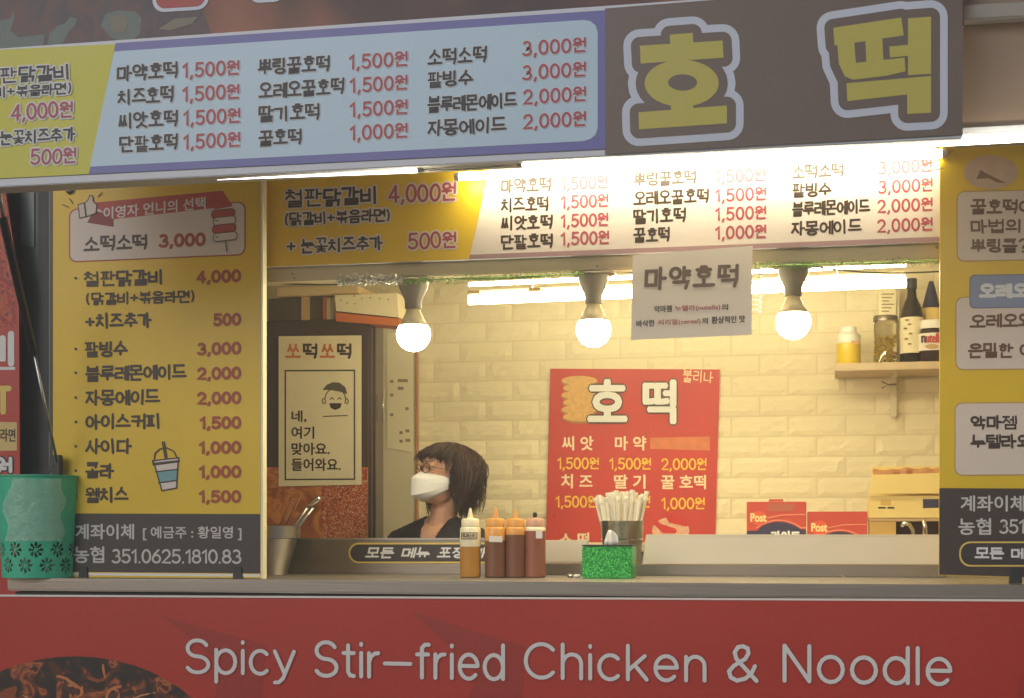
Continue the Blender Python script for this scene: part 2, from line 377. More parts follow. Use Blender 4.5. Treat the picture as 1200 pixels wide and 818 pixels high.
def ribbon(p, r, closed):
    """2-D stroke outline of even width with round ends, as one strip (no face overlaps another)"""
    q = [p[0]]
    for a in p[1:]:
        if math.hypot(a[0] - q[-1][0], a[1] - q[-1][1]) > 1e-4: q.append(a)
    if len(q) == 1: q.append((q[0][0] + .01, q[0][1]))
    n = len(q); L = []; Rr = []
    for i in range(n):
        a = q[i-1] if (i or closed) else None; b = q[(i+1) % n] if (i < n-1 or closed) else None
        def un(u, v):
            d = math.hypot(v[0]-u[0], v[1]-u[1]) or 1; return ((v[0]-u[0])/d, (v[1]-u[1])/d)
        d1 = un(a, q[i]) if a else un(q[i], b); d2 = un(q[i], b) if b else d1
        nx, ny = -(d1[1]+d2[1]), d1[0]+d2[0]; l = math.hypot(nx, ny)
        if l < .3: nx, ny, l = -d1[1], d1[0], 1
        nx /= l; ny /= l
        k = 1 / max(.62, nx * -d1[1] + ny * d1[0])
        L.append((q[i][0] + nx*r*k, q[i][1] + ny*r*k)); Rr.append((q[i][0] - nx*r*k, q[i][1] - ny*r*k))
    V = L + Rr; Fc = []
    for i in range(n if closed else n-1):
        j = (i+1) % n; Fc.append((i, j, n+j, n+i))
    if not closed:
        for e, o_, s in ((0, 1, 1), (n-1, n-2, -1)):
            dx, dy = q[e][0]-q[o_][0], q[e][1]-q[o_][1]; a0 = math.atan2(dy, dx); m0 = len(V); K = 5
            arc = [(q[e][0] + r*math.cos(a0 + t), q[e][1] + r*math.sin(a0 + t)) for t in [math.pi/2 - math.pi*k/K for k in range(1, K)]]
            V += arc
            st = (n + e) if s == 1 else e; en = e if s == 1 else (n + e)
            Fc.append([st] + list(range(m0, m0+K-1)) + [en])
    return V, Fc
def inkmesh(name, shapes, Y, off, m, parent, flatz=3e-5):
    """shapes: [(2-D verts in photo pixels, faces)] laid on plane Y, each a hair above the last"""
    vs = []; fs = []
    for k, (V, Fc) in enumerate(shapes):
        b = len(vs); d = off + (k % 12) * flatz
        for x, y in V:
            u = U(x, y, Y); vs.append((u.x, u.y - d, u.z))
        for f in Fc: fs.append([b + i for i in f])
    me = bpy.data.meshes.new(name); me.from_pydata(vs, [], fs)
    bm = bmesh.new(); bm.from_mesh(me)
    for f in bm.faces:
        f.normal_update()
        if f.normal.y > 0: f.normal_flip()
    bm.to_mesh(me); bm.free()
    return put(name, me, m, parent)
def text(s, x0, x1, yc, h, m, Y, parent, r=.085, off=.0008, sl=None, outline=None, om=None, wob=.03, hgap=.1, gap=.2, space=.42, shear=0, name='lettering', italic=0):
    """stroke lettering: ink spans x0..x1, centre line at yc, h pixels tall (photo pixels)"""
    P, W = layout(s, gap, hgap, space, wob, seed=hash_s(s) + int(x0))
    xs = [x for p, c in P for x, y in p]; mn, mx = min(xs), max(xs)
    rp = r * h; sl = slope(yc) if sl is None else sl; xm = (x0 + x1) / 2; k = (x1 - x0 - 2*rp) / max(1e-6, mx - mn); hh = h - 2*rp
    def mp(x, y):
        X = x0 + rp + (x - mn) * k + italic * (y - .5) * h
        return (X, yc + hh/2 - y*hh + sl * (X - xm))
    PP = [([mp(x, y) for x, y in p], c) for p, c in P]
    if outline: inkmesh(name + '_outline', [ribbon(p, rp*c[1] + outline, c[0]) for p, c in PP], Y, off, om, parent); off += .0005
    return inkmesh(name, [ribbon(p, rp*c[1], c[0]) for p, c in PP], Y, off, m, parent)
def hash_s(s): return sum(ord(c) * (i + 3) for i, c in enumerate(s)) % 9973
_fc = {}
def fontmesh(s):
    if s in _fc: return _fc[s]
    cu = bpy.data.curves.new('f', 'FONT'); cu.body = s; cu.size = 1; cu.resolution_u = 3
    o = bpy.data.objects.new('f', cu); COL.objects.link(o); bpy.context.view_layer.update()
    me = bpy.data.meshes.new_from_object(o.evaluated_get(bpy.context.evaluated_depsgraph_get()))
    V = [(v.co.x, v.co.y) for v in me.vertices]; Fc = [tuple(p.vertices) for p in me.polygons]
    bpy.data.objects.remove(o); bpy.data.meshes.remove(me); bpy.data.curves.remove(cu)
    _fc[s] = (V, Fc); return _fc[s]
def gothic(s, x0, x1, yc, h, m, Y, parent, bold=.0, off=.0008, sl=None, name='lettering', italic=0, outline=0, om=None):
    V, Fc = fontmesh(s); sl = slope(yc) if sl is None else sl
    a = min(x for x, y in V); b = max(x for x, y in V); c = min(y for x, y in V); d = max(y for x, y in V); xm = (x0+x1)/2
    def lay(dx, dy):
        out = []
        for x, y in V:
            X = x0 + (x-a)/(b-a)*(x1-x0) + italic*((y-c)/(d-c)-.5)*h + dx
            out.append((X, yc + h/2 - (y-c)/(d-c)*h + dy + sl*(X-xm)))
        return (out, Fc)
    if outline:
        inkmesh(name + '_outline', [lay(outline*math.cos(t), outline*math.sin(t)) for t in [k*math.pi/4 for k in range(8)]], Y, off, om, parent, 4e-5); off += .0006
    sh = [lay(0, 0)] + ([lay(bold*math.cos(t), bold*math.sin(t)) for t in [k*math.pi/3 for k in range(6)]] if bold else [])
    return inkmesh(name, sh, Y, off, m, parent, 4e-5)
def inflate(poly, r, n=6):
    """convex polygon grown by r with round corners"""
    if r <= 0: return poly
    A = sum(poly[i][0]*poly[(i+1) % len(poly)][1] - poly[(i+1) % len(poly)][0]*poly[i][1] for i in range(len(poly)))
    if A < 0: poly = poly[::-1]
    out = []; N = len(poly)
    for i in range(N):
        p, q, s = poly[i-1], poly[i], poly[(i+1) % N]
        a0 = math.atan2(q[1]-p[1], q[0]-p[0]) - math.pi/2; a1 = math.atan2(s[1]-q[1], s[0]-q[0]) - math.pi/2
        while a1 < a0: a1 += 2*math.pi
        if a1 - a0 > math.pi*1.5: a1 = a0
        for k in range(n+1):
            t = a0 + (a1-a0)*k/n; out.append((q[0]+r*math.cos(t), q[1]+r*math.sin(t)))
    return out
def flat(name, polys, Y, off, m, parent):
    return inkmesh(name, [(p, [tuple(range(len(p)))]) for p in polys], Y, off, m, parent)
def rrect(x0, y0, x1, y1, r, sl=None):
    sl = slope((y0+y1)/2) if sl is None else sl; xm = (x0+x1)/2; o = []
    for cx, cy, a in ((x1-r, y0+r, -90), (x1-r, y1-r, 0), (x0+r, y1-r, 90), (x0+r, y0+r, 180)):
        for k in range(7):
            t = R(a + 15*k); X = cx + r*math.cos(t); o.append((X, cy + r*math.sin(t) + sl*(X-xm)))
    return o
def outlined(name, x0, y0, x1, y1, r, wd, Y, off, m_line, m_fill, parent, sl=None):
    flat(name + '_border', [rrect(x0, y0, x1, y1, r, sl)], Y, off, m_line, parent)
    return flat(name, [rrect(x0+wd, y0+wd, x1-wd, y1-wd, r-wd*.7, sl)], Y, off + .0003, m_fill, parent)

# ================================================================== THE SETTING
tag(fin('pavement', boxbm(-13, 13, -13, 13, -.1, 0), asphalt), None, None, kind='structure')
WZ0, WZ1, WY = 0.0, 2.36, 1.35
XL, XR = U(300, 500, -.1).x - .62, U(1103, 500, -.1).x + .62
# back wall with bricks
wall = tag(fin('brick_wall', boxbm(XL, XR + .2, WY, WY + .08, 0, WZ1), joint_m), None, None, kind='structure')
def wx(px, py=500): return U(px, py, WY).x
x_ref = wx(890); pitch_x = (wx(1025) - wx(890)) / 2
z_ref = U(960, 462.5, WY).z; pitch_z = (U(960, 438, WY).z - U(960, 534.5, WY).z) / 4
def brickmesh(seed, bw, bh):
    rnd = random.Random(seed); bm = bmesh.new(); nx, nz = 8, 4; g = []
    for j in range(nz+1):
        row = []
        for i in range(nx+1):
            e = (i in (0, nx)) or (j in (0, nz))
            x = bw * (i / nx - .5); z = bh * (j / nz - .5)
            if not e: x += rnd.uniform(-.005, .005); z += rnd.uniform(-.003, .003)
            y = -.001 if e else -.0036 - rnd.uniform(0, .0017) - (.0018 if (i in (1, nx-1) and rnd.random() < .4) or rnd.random() < .08 else 0)
            row.append(bm.verts.new((x, y, z)))
        g.append(row)
    for j in range(nz):
        for i in range(nx):
            q = [g[j][i], g[j][i+1], g[j+1][i+1], g[j+1][i]]
            if rnd.random() < .5: bm.faces.new(q)
            else: bm.faces.new(q[:3]); bm.faces.new((q[0], q[2], q[3]))
    me = bpy.data.meshes.new('brick'); bm.to_mesh(me); bm.free(); me.materials.append(brick_m); return me
bricks = [brickmesh(40 + k, pitch_x - .007, pitch_z - .006) for k in range(8)]
row0 = int(round((.95 - z_ref) / pitch_z)); x_lo = wx(470); x_hi = wx(1190)
rw = random.Random(3)
for j in range(row0, 60):
    zc = z_ref + (j - .5) * pitch_z
    if zc > WZ1 - .16: break
    i = 0
    sh = 0 if (j % 2 == 0) else .5
    a = int((x_lo - x_ref) / pitch_x) - 1
    while x_ref + (a + sh) * pitch_x < x_hi:
        xc = x_ref + (a + sh + .5) * pitch_x; a += 1
        if xc < x_lo: continue
        o = bpy.data.objects.new('brick', rw.choice(bricks)); o.parent = wall; COL.objects.link(o)
        o.location = Vector((xc, WY, zc)) - WL[wall.name]
        if rw.random() < .5: o.rotation_euler = (0, 0, 0)
tag(fin('kitchen_floor', boxbm(XL, XR, -.1, WY, .0, .03), dark_metal), None, None, kind='structure')
tag(fin('kitchen_ceiling', boxbm(XL - .08, XR + .2, -.14, WY + .08, WZ1 + .003, WZ1 + .06), wall_in), None, None, kind='structure')
tag(fin('left_side_wall', boxbm(XL - .08, XL - .003, -.02, WY + .08, 0, WZ1), teal_wall), None, None, kind='structure')
tag(fin('right_side_wall', boxbm(XR + .003, XR + .08, -.02, WY - .003, 0, WZ1), wall_in), None, None, kind='structure')
# canopy overhead
tag(fin('canopy_roof', boxbm(XL - .6, XR + .9, -.70, .1, 2.62, 2.68), lip_m), None, None, kind='structure')
tag(fin('street_backdrop_wall', boxbm(XL - 3.5, XL - .1, 1.5, 1.6, 0, 3.2), teal_wall), None, None, kind='structure')

# beam above the hatch
YB = -.03
bm = prism([(296, 250), (1112, 250), (1110, 303), (296, 331)], YB, .07, bev=.004)
fin('hatch_beam', bm, beam_m, kind='structure')
for px, py in ((343, 321), (1098, 290), (700, 312), (345, 326)):
    u = U(px, py, YB); lathe_o = lathe((0, 0, 0), [(.004, 0), (.0035, .002)], 10)
    bmesh.ops.rotate(lathe_o, verts=lathe_o.verts, matrix=Matrix.Rotation(R(90), 3, 'X')); bmesh.ops.translate(lathe_o, verts=lathe_o.verts, vec=u)
    tag(fin('screw', lathe_o, steel_dk, None), 'small screw head in the beige beam ' + {343: 'above the dark cabinet', 1098: 'beside the right menu board', 700: 'above the middle bulb', 345: 'just under the one above the dark cabinet'}[px], 'screw')

# ================================================================== COUNTER
YF = -.20
ZC = 1.14 - (681.5 - HZ) / F * (4.0 / math.cos(TH))
def onc(px, py, z=None):
    """point of the counter top seen at (px, py)"""
    d = FW + RT * ((px - 600) / F) + UP * ((HZ - py) / F)
    return CAM + d * ((ZC - CAM.z) / d.z)
xl = U(8, 690, YF).x; xr = U(1300, 690, YF).x
ct = thing('serving_counter', 'long stainless steel serving counter above the red sign', 'counter', ((xl+xr)/2, -.1, 0))
fin('steel_top', boxbm(xl, xr, YF, .62, ZC - .037, ZC, .004), steel_front, ct)
fin('cabinet_body', boxbm(xl + .01, xr, YF + .03, .55, .05, ZC - .041), dark_metal, ct)
fin('trim_strip', prism([(-20, 696.8), (1290, 703.0), (1290, 705.4), (-20, 699.0)], YF - .004, .02), cap_white, ct)
# red sign below
YR = YF - .008
rs = thing('red_front_sign', 'red sign below the counter reading Spicy Stir-fried Chicken and Noodle', 'sign', ((xl+xr)/2, YR, .3))
fin('sign_board', prism([(-60, 699.5), (1290, 706), (1290, 1010), (-60, 1000)], YR, .02), red_print, rs)
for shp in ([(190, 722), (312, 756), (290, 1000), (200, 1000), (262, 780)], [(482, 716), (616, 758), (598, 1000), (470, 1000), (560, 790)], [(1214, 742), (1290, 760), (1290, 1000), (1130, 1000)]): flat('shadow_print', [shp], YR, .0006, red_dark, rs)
flat('bowl_picture', [ell(88, 905, 178, 136, 0, 360, 48)[:-1]], YR, .0012, bowl_print, rs)
rn = random.Random(31)
for tone, cnt, wd_ in (((86, 40, 28), 70, (1.5, 5)), ((150, 74, 38), 55, (1, 3)), ((204, 120, 66), 34, (.6, 1.8)), ((60, 34, 30), 40, (2, 5)), ((226, 164, 110), 16, (.4, 1))):
    sh_ = []
    for q in range(cnt):
        a_ = rn.uniform(0, 2*math.pi); rr = math.sqrt(rn.random())*.92; cx, cy = 88 + 168*rr*math.cos(a_), 905 + 128*rr*math.sin(a_)
        if cy > 840 and rn.random() < .6: cy = 905 - abs(cy - 905)
        an = rn.uniform(0, 6.28); cu_ = rn.uniform(-.5, .5); pth = []
        for k in range(7):
            if ((cx - 88)/172)**2 + ((cy - 905)/131)**2 > .97: break
            pth.append((cx, cy)); cx += 5*math.cos(an)*rn.uniform(.6, 1.2); cy += 3.4*math.sin(an); an += cu_
        if len(pth) > 2:
            V_, F_ = ribbon(pth, rn.uniform(*wd_), False); V_ = [(x + rn.uniform(-.8, .8), y + rn.uniform(-.7, .7)) for x, y in V_]; sh_.append((V_, F_))
    o = inkmesh('noodle_print', sh_, YR, .0016 + (wd_[1] < 4)*.0004 + (wd_[1] < 2)*.0004 + (wd_[1] < 1.2)*.0003, mat('noodle tone', tone, .4, var=.25, scale=60), rs); o['kind'] = 'stuff'
LT = 'Spicy Stir-fried Chicken & Noodle'
for wd, x0, x1, yc, h in (('Spicy', 218, 347, 780, 56), ('Stir-fried', 369, 592, 783, 53), ('Chicken', 614, 828, 788, 52), ('&', 852, 889, 791, 45), ('Noodle', 917, 1116, 793, 53)):
    hh = {'Spicy': 42, 'Stir-fried': 44, 'Chicken': 44, '&': 46, 'Noodle': 46}[wd]
    cy = {'Spicy': 770, 'Stir-fried': 774, 'Chicken': 776, '&': 777, 'Noodle': 779}[wd]
    text(wd, x0, x1, cy, hh, ink_white, YR, rs, r=.052, off=.002, wob=0, gap=.2, outline=1.3, om=red_dark)

# ================================================================== OUTER CANOPY SIGN
YO = -.80
sg = thing('menu_light_box', 'long hanging menu sign with pale blue menu and a dark panel', 'sign', U(560, 200, YO))
def yo_top(x): return 57 - .0655*x
def yo_bot(x): return 219 - .052*x
fin('sign_box', prism([(-80, yo_top(-80)), (1128, yo_top(1128)-6), (1128, yo_bot(1128)+2), (-80, yo_bot(-80))], YO + .003, .07, bev=.002), lip_m, sg)
flat('yellow_panel', [[(-80, 62), (135.5, 51.5), (104, 204), (-80, 213)]], YO, .0, yellow_out, sg)
flat('violet_border', [[(135.5, 50.6), (709, 12), (709, 174.5), (104, 204)]], YO, .0003, purple, sg)
flat('pale_blue_panel', [[(134, 60.5)] + [(684, 23.5), (692, 25), (698, 30), (700.5, 38), (700.5, 150), (698, 158), (692, 163), (684, 165.5)] + [(105.5, 195.5)]], YO, .0009, lightblue, sg)
flat('dark_panel', [[(709, 10), (1128, -23), (1128, 158), (709, 181)]], YO, .0006, darkpanel, sg)
OD = dict(m=ink_dark, Y=YO, parent=sg, off=.0016)
def rowset(rows, m_n, m_p, Y, parent, off, h, hp, outl=None, om=None, r=.1, rp=.1):
    for nm, x0, x1, yc, pr, p0, p1, pc in rows:
        if nm: text(nm, x0, x1, yc, h, m_n, Y, parent, r=r, off=off, outline=outl, om=om, hgap=.06)
        if pr: text(pr, p0, p1, pc, hp, m_p, Y, parent, r=rp, off=off, outline=outl, om=om, gap=.24, wob=.01, name='price_lettering')
rowset([('마약호떡',137,209,84.5,'1,500원',214,281,81), ('치즈호떡',138,204,112.5,'1,500원',214,281,109), ('씨앗호떡',139,209,140.5,'1,500원',215,282,137), ('단팥호떡',140,209,168,'1,500원',215,282,165),
        ('뿌링꿀호떡',302,387,77,'1,500원',409,478,71), ('오레오꿀호떡',303,404,104,'1,500원',410,478,98.5), ('딸기호떡',303,375,132.5,'1,500원',410,478,127), ('꿀호떡',303,354,161,'1,000원',410,478,154.5),
        ('소떡소떡',501,571,65.5,'3,000원',612,687,55), ('팥빙수',501,555,92.5,'3,000원',612,687,83.5), ('블루레몬에이드',501,606,120.5,'2,000원',613,687,112), ('자몽에이드',501,594,148.5,'2,000원',613,687,141)],
       ink_dark, ink_red, YO, sg, .0016, 19.5, 18, .8, ink_white, r=.072, rp=.078)
for s, x0, x1, yc, h, m in (('철판닭갈비', -20, 81, 87, 19, ink_dark), ('(닭갈비+볶음라면)', -42, 84, 107, 14, ink_dark), ('4,000원', 13, 86, 130, 20, ink_red), ('눈꽃치즈추가', 0, 89, 160, 17, ink_dark), ('500원', 36, 90, 183.5, 19, ink_red)):
    text(s, x0, x1, yc, h, m, YO, sg, r=.072, off=.0016, outline=1.7, om=ink_white, hgap=.05)
# big two-syllable logo on the dark panel
ho = [[(785,41),(812,39),(813,56),(786,58)], [(750,54),(847,48),(848,68),(751,75)], ell(799,98,43.5,27.5,0,360,30)[:-1], [(786,118),(812,117),(813,134),(787,135)], [(748.5,132),(852,124),(852,145),(749,152)]]
ddeok = [[(976.5,33),(1056,21),(1059,42),(978,54)], [(981,50),(1001,48),(1004,88),(990,90),(983,75)], [(1014,48),(1034,46),(1036,86),(1016,88)], [(985,76),(1060,68),(1061,84),(1040,89),(1000,94),(990,90)],
         [(1042,55),(1064,53),(1064,66),(1043,68)], [(1064,22),(1091,20),(1091,87),(1064,88.5)], [(992,98),(1091,89.5),(1091,108),(993,119)], [(1063,106),(1091,104),(1091,132.5),(1063,134)]]
for pcs in (ho, ddeok):
    flat('logo_border', [inflate(p, 19.5) for p in pcs], YO, .0014, logo_white, sg)
    flat('logo_inset', [inflate(p, 10.5) for p in pcs], YO, .0020, darkpanel, sg)
    flat('logo_letter', pcs, YO, .0027, logo_yellow, sg)
flat('logo_counter', [ell(800,97,17,9.5,0,360,24)[:-1]], YO, .0034, darkpanel, sg)
# banner above
bn = thing('food_photo_banner', 'dim orange and brown food photo banner above the menu sign', 'banner', U(500, 30, YO + .09))
fin('banner_sheet', prism([(-90, -260), (1130, -330), (1130, 30), (-90, 110)], YO + .09, .02), banner_top, bn)
flat('dark_food_print', [[(-90, -200), (300, -200), (236, 12), (250, 44), (190, 60), (-90, 90)]], YBN if False else YO + .09, .0003, food('dark stew print', [(.35, (70, 62, 72)), (.5, (92, 80, 84)), (.58, (112, 84, 78)), (.7, (84, 88, 86))], 9, .8, .5, 4), bn)
mush = mat('pale print shapes', (112, 124, 118), .5, var=.15, scale=30)
onion = mat('translucent onion print', (132, 124, 108), .5, var=.15, scale=30)
YBN = YO + .09
for shp in ([(56, 52), (58, 40), (68, 30), (76, 28), (82, 20), (90, 22), (88, 30), (80, 38), (72, 54)], [(0, 24), (12, 22), (16, 12), (17, 22), (12, 36), (22, 44), (40, 42), (52, 40), (50, 56), (0, 60)], [(118, 30), (124, 16), (140, 12), (160, 14), (166, 22), (164, 40), (150, 50), (130, 44)]): flat('cheese_print', [shp], YBN, .0006, mush, bn)
for shp in ([(128, 22), (142, 16), (150, 24), (146, 38), (132, 38)], [(186, 34), (205, 22), (232, 20), (226, 28), (200, 36)]): flat('onion_print', [shp], YBN, .0012, onion, bn)
for cx, w_, yb, mm in ((212, 66, 13, None), (313, 44, 3, None)):
    flat('printed_letter_outline', [rrect(cx - w_/2, -46, cx + w_/2, yb, 14, -.06)], YBN, .0014, logo_white, bn)
    flat('printed_letter_inset', [rrect(cx - w_/2 + 4, -42, cx + w_/2 - 4, yb - 4, 11, -.06)], YBN, .0019, red_dark, bn)
# post and ledge right of the sign
rp_ = thing('side_post', 'beige brown post with grey ledge right of the dark sign panel', 'post', U(1170, 150, -.62))
postm = mat('beige brown panel', (146, 124, 104), .5, var=.08); ledg = mat('grey ledge', (158, 150, 142), .5, var=.06)
fin('post_panel', prism([(1120, -200), (1290, -214), (1290, 158), (1120, 166)], -.62, .06), postm, rp_)
fin('grey_ledge', prism([(1124, 6), (1290, -4), (1290, 14), (1124, 24)], -.66, .04, bev=.003), ledg, rp_)
fin('lower_trim', prism([(1124, 150), (1290, 141), (1290, 149), (1124, 158)], -.66, .04, bev=.002), lip_m, rp_)

# ---- tube lights under the canopy sign
def linetube(name, label, p, q, Y, r, m, body=True, group=None, sock=True):
    a, b = U(*p, Y), U(*q, Y); t = thing(name, label, 'light', (a + b) / 2, group)
    fin('glass_tube', tubebm([a + (b-a)*k/6 for k in range(7)], r, 14), m, t, smooth=True)
    d = (b - a).normalized()
    for e, s in ((a, -1), (b, 1)):
        fin('end_cap', tubebm([e - d*s*.001, e + d*s*.012], r*1.08, 12), cap_white, t)
    if body: fin('mount_rail', tubebm([a + Vector((0, .012, r*1.5)), b + Vector((0, .012, r*1.5))], r*.55, 6), lip_m, t)
    return t
linetube('tube_light', 'thin glowing tube light over the yellow menu board', (112, 213.5), (490, 199.8), YO + .04, .0052, tube_cool)
linetube('tube_light', 'thick bright tube light over the white menu valance', (612, 191), (1262, 158.5), YO + .04, .0088, tube_hot)
linetube('tube_light', 'bright tube light mounted right against the top of the menu valance', (538, 207), (1104, 180), -.125, .011, tube_valance, body=False)
w0, w1 = U(491, 199.5, YO + .04), U(611, 192, YO + .04)
tag(fin('power_cable', tubebm([w0.lerp(w1, k/8) + Vector((0, 0, -.004*math.sin(math.pi*k/8))) for k in range(9)], .0014, 6), alu), 'thin wire joining the two tube lights below the sign', 'wire')
pts = [U(x, y, -.40) for x, y in ((1102, 173), (1090, 172), (1081, 187), (1084, 193), (1095, 190), (1107, 184), (1117, 176))]
tag(fin('loose_wire', tubebm(pts, .0011, 6), kraft), 'thin loose wire curling beside the bright tube light, top right', 'wire')
tag(fin('loose_wire', tubebm([U(x, y, -.40) for x, y in ((1081, 189), (1088, 199), (1098, 199), (1106, 197))], .0010, 6), steel_dk), 'short dark loose wire end below the curled wire, top right', 'wire')

# ================================================================== INNER VALANCE SIGN
YI = -.055
iv = thing('inner_menu_valance', 'bright white and yellow menu strip hanging over the hatch', 'sign', U(700, 300, YI))
fin('valance_board', prism([(300, 150), (1112, 115), (1112, 282.5), (549, 304), (300, 313)], YI + .002, .02), lip_m, iv)
flat('yellow_panel', [[(300, 150), (582, 150), (568, 223), (549.5, 304), (300, 313.3)]], YI, .0, yellow, iv)
flat('white_panel', [[(581, 150), (1112, 125), (1112, 277), (551, 298.5), (568, 223)]], YI, .0004, cream, iv)
mauve = mat('mauve print', (166, 132, 136), .45, var=.04)
flat('mauve_stripe', [[(551, 298.5), (1112, 277), (1112, 283), (549.6, 304)]], YI, .0004, mauve, iv)
rowset([('마약호떡',587,646,217,'1,500원',657,712,214.5), ('치즈호떡',587,643,239.5,'1,500원',657,713,236), ('씨앗호떡',587,648,261,'1,500원',657,713,258), ('단팥호떡',587,648,283,'1,500원',657,714,279),
        ('뿌링꿀호떡',742,816,209,'1,500원',838,897,206), ('오레오꿀호떡',742,831,231,'1,500원',838,898,228), ('딸기호떡',742,804,253,'1,500원',838,898,250), ('꿀호떡',742,785,275.5,'1,000원',838,898,272),
        ('소떡소떡',928,989,200,'3,000원',1029,1092,195.5), ('팥빙수',928,975,222.5,'3,000원',1029,1093,218), ('블루레몬에이드',928,1020,243.5,'2,000원',1028,1093,240.5), ('자몽에이드',927,1010,266.5,'2,000원',1028,1093,263.5)],
       ink_brown, ink_red, YI, iv, .0010, 17.5, 16, r=.072, rp=.078)
for s, x0, x1, yc, h, m in (('철판닭갈비', 334, 441, 231, 22, ink_brown), ('(닭갈비+볶음라면)', 334, 457, 254.5, 16, ink_brown), ('4,000원', 455, 535, 226, 22, ink_red), ('+ 눈꽃치즈추가', 336, 449, 287, 18, ink_brown), ('500원', 478, 535, 282, 20, ink_red)):
    text(s, x0, x1, yc, h, m, YI, iv, r=.07, off=.0010, outline=1.9, om=cream, hgap=.05, space=.3)

# ================================================================== LEFT MENU BOARD
YL = -.12
mb = thing('left_menu_board', 'tall yellow menu board with a dark foot, behind the green basket', 'menu board', U(184, 678, YL))
fin('board', prism([(62, 130), (305, 118), (305, 677.5), (62, 676.5)], YL, .012), yellow, mb)
fin('lit_edge', prism([(305.4, 118), (308.0, 118), (308.0, 678), (305.4, 678)], YL - .002, .03), mat('frosted acrylic edge', (244, 236, 200), .3, var=.02), mb)
fin('left_edge', prism([(58.5, 130), (61.6, 130), (61.6, 677), (58.5, 677)], YL + .001, .02), black_pl, mb)
flat('dark_footer', [[(62, 601.6), (305, 602.4), (305, 672), (62, 670)]], YL, .0004, charcoal, mb)
flat('paper_edge', [[(62, 671), (305, 673), (305, 676), (62, 674)]], YL, .0004, cap_white, mb)
outlined('headline_box', 81, 240.5, 288, 303.5, 9, 1.5, YL, .0008, ink_brick, cream, mb)
flat('ribbon_tail', [[(102.4, 261), (110, 247), (133.5, 252), (133.5, 266)]], YL, .0013, mat('dark ribbon print', (140, 52, 40), .45, var=.04), mb)
ribm = mat('ribbon red print', (188, 72, 60), .45, var=.04)
flat('ribbon', [[(106, 238), (261, 223.5), (273, 241.5), (133.5, 257)], [(250, 246), (273, 241.5), (266, 232)]], YL, .0016, ribm, mb)
gothic('이영자 언니의 선택', 122, 241, 244, 14, ink_white, YL, mb, bold=.35, off=.0022, sl=-.105)
text('소떡소떡', 98, 173, 285, 18.5, ink_brown, YL, mb, r=.078, off=.0014, hgap=.06)
text('3,000', 186, 241.5, 281.5, 16.5, ink_brick, YL, mb, r=.115, off=.0014, gap=.24, wob=0, name='price_lettering')
rr_ = [('철판닭갈비',98,190,326,'4,000',230,283,324), ('(닭갈비+볶음라면)',101,228,349,None,0,0,0), ('+치즈추가',100,178,376,'500',250,283,374.5), ('팥빙수',99,150,409,'3,000',231,283,408.5), ('블루레몬에이드',100,219,437,'2,000',231,283,437.5),
       ('자몽에이드',100,188,466,'2,000',231,283,466.5), ('아이스커피',100,187,494,'1,500',234,283,495.5), ('사이다',100,155,523,'1,000',233,283,524.5), ('콜라',100,134,551.5,'1,000',233,283,553), ('웰치스',100,151,580,'1,500',233,283,582)]
for nm, x0, x1, yc, pr, p0, p1, pc in rr_:
    text(nm, x0, x1, yc, 15 if nm[0] == '(' else 19, ink_brown, YL, mb, r=.076, off=.0012, hgap=.05)
    if pr: text(pr, p0, p1, pc, 15.5, ink_brick, YL, mb, r=.115, off=.0012, gap=.24, wob=0, name='price_lettering')
for y in (326, 409, 437, 466, 494.5, 523, 551.5, 580):
    flat('bullet_dot', [ell(89, y, 1.7, 1.7, 0, 360, 10)[:-1]], YL, .0012, ink_brown, mb)
gothic('계좌이체', 89, 157, 623, 17.5, ink_grey, YL, mb, bold=.45, off=.0012)
gothic('[ 예금주 : 황일영 ]', 168, 283, 625, 16, ink_grey, YL, mb, bold=.3, off=.0012)
gothic('농협', 87, 122, 650, 19, ink_grey, YL, mb, bold=.45, off=.0012)
text('351.0625.1810.83', 131, 283, 652, 17, ink_grey, YL, mb, r=.07, off=.0012, wob=0, gap=.17)
# drawings on the board
def lines(name, ps, wd, m, Y, off, parent): return inkmesh(name, [ribbon(p, wd, c) for p, c in ps], Y, off, m, parent)
thumb = [(90, 236), (101, 233), (104, 228), (107, 228), (108, 234), (114, 237), (113, 250), (98, 255), (92, 257), (89, 248)]
flat('thumb_drawing', [inflate([(92, 240), (99, 238), (101, 254), (94, 256)], .5), [(100, 238), (104, 234), (106, 229), (109, 230), (110, 237), (114, 240), (113, 250), (102, 254)]], YL, .0026, cream, mb)
lines('thumb_line', [([(92, 240), (99, 238), (101, 254), (94, 256)], True), ([(100, 238), (104, 234), (106, 229), (109, 230), (110, 237), (114, 240), (113, 250), (102, 254)], True), ([(74, 240), (81, 243)], False), ([(82, 233), (86, 239)], False), ([(115, 231), (120, 226)], False)], .5, ink_brown, YL, .003, mb)
for k, (y, c) in enumerate(((250.5, 1), (259, 0), (268, 1), (277.5, 0))):
    x0, x1 = ((248, 276), (250, 277), (249, 277), (250, 279))[k]
    flat('skewer_roll_border', [rrect(x0, y-5.2, x1, y+5.2, 4.6, -.1)], YL, .0026 + k*.0004, ink_brown, mb)
    flat('skewer_roll', [rrect(x0+.9, y-4.3, x1-.9, y+4.3, 3.8, -.1)], YL, .0028 + k*.0004, ribm if c else cream, mb)
lines('skewer_stick', [([(265, 283), (266.5, 295)], False), ([(253, 259), (256, 259)], False), ([(253, 278), (256, 278)], False)], .6, ink_brown, YL, .0045, mb)
cupb = mat('cup blue print', (112, 168, 170), .45, var=.04)
flat('cup_drawing', [[(181, 540), (209, 537), (207, 572), (190, 574)]], YL, .0012, cream, mb)
flat('cup_sleeve', [[(183, 553), (208, 550), (207, 563), (186, 566)]], YL, .0016, cupb, mb)
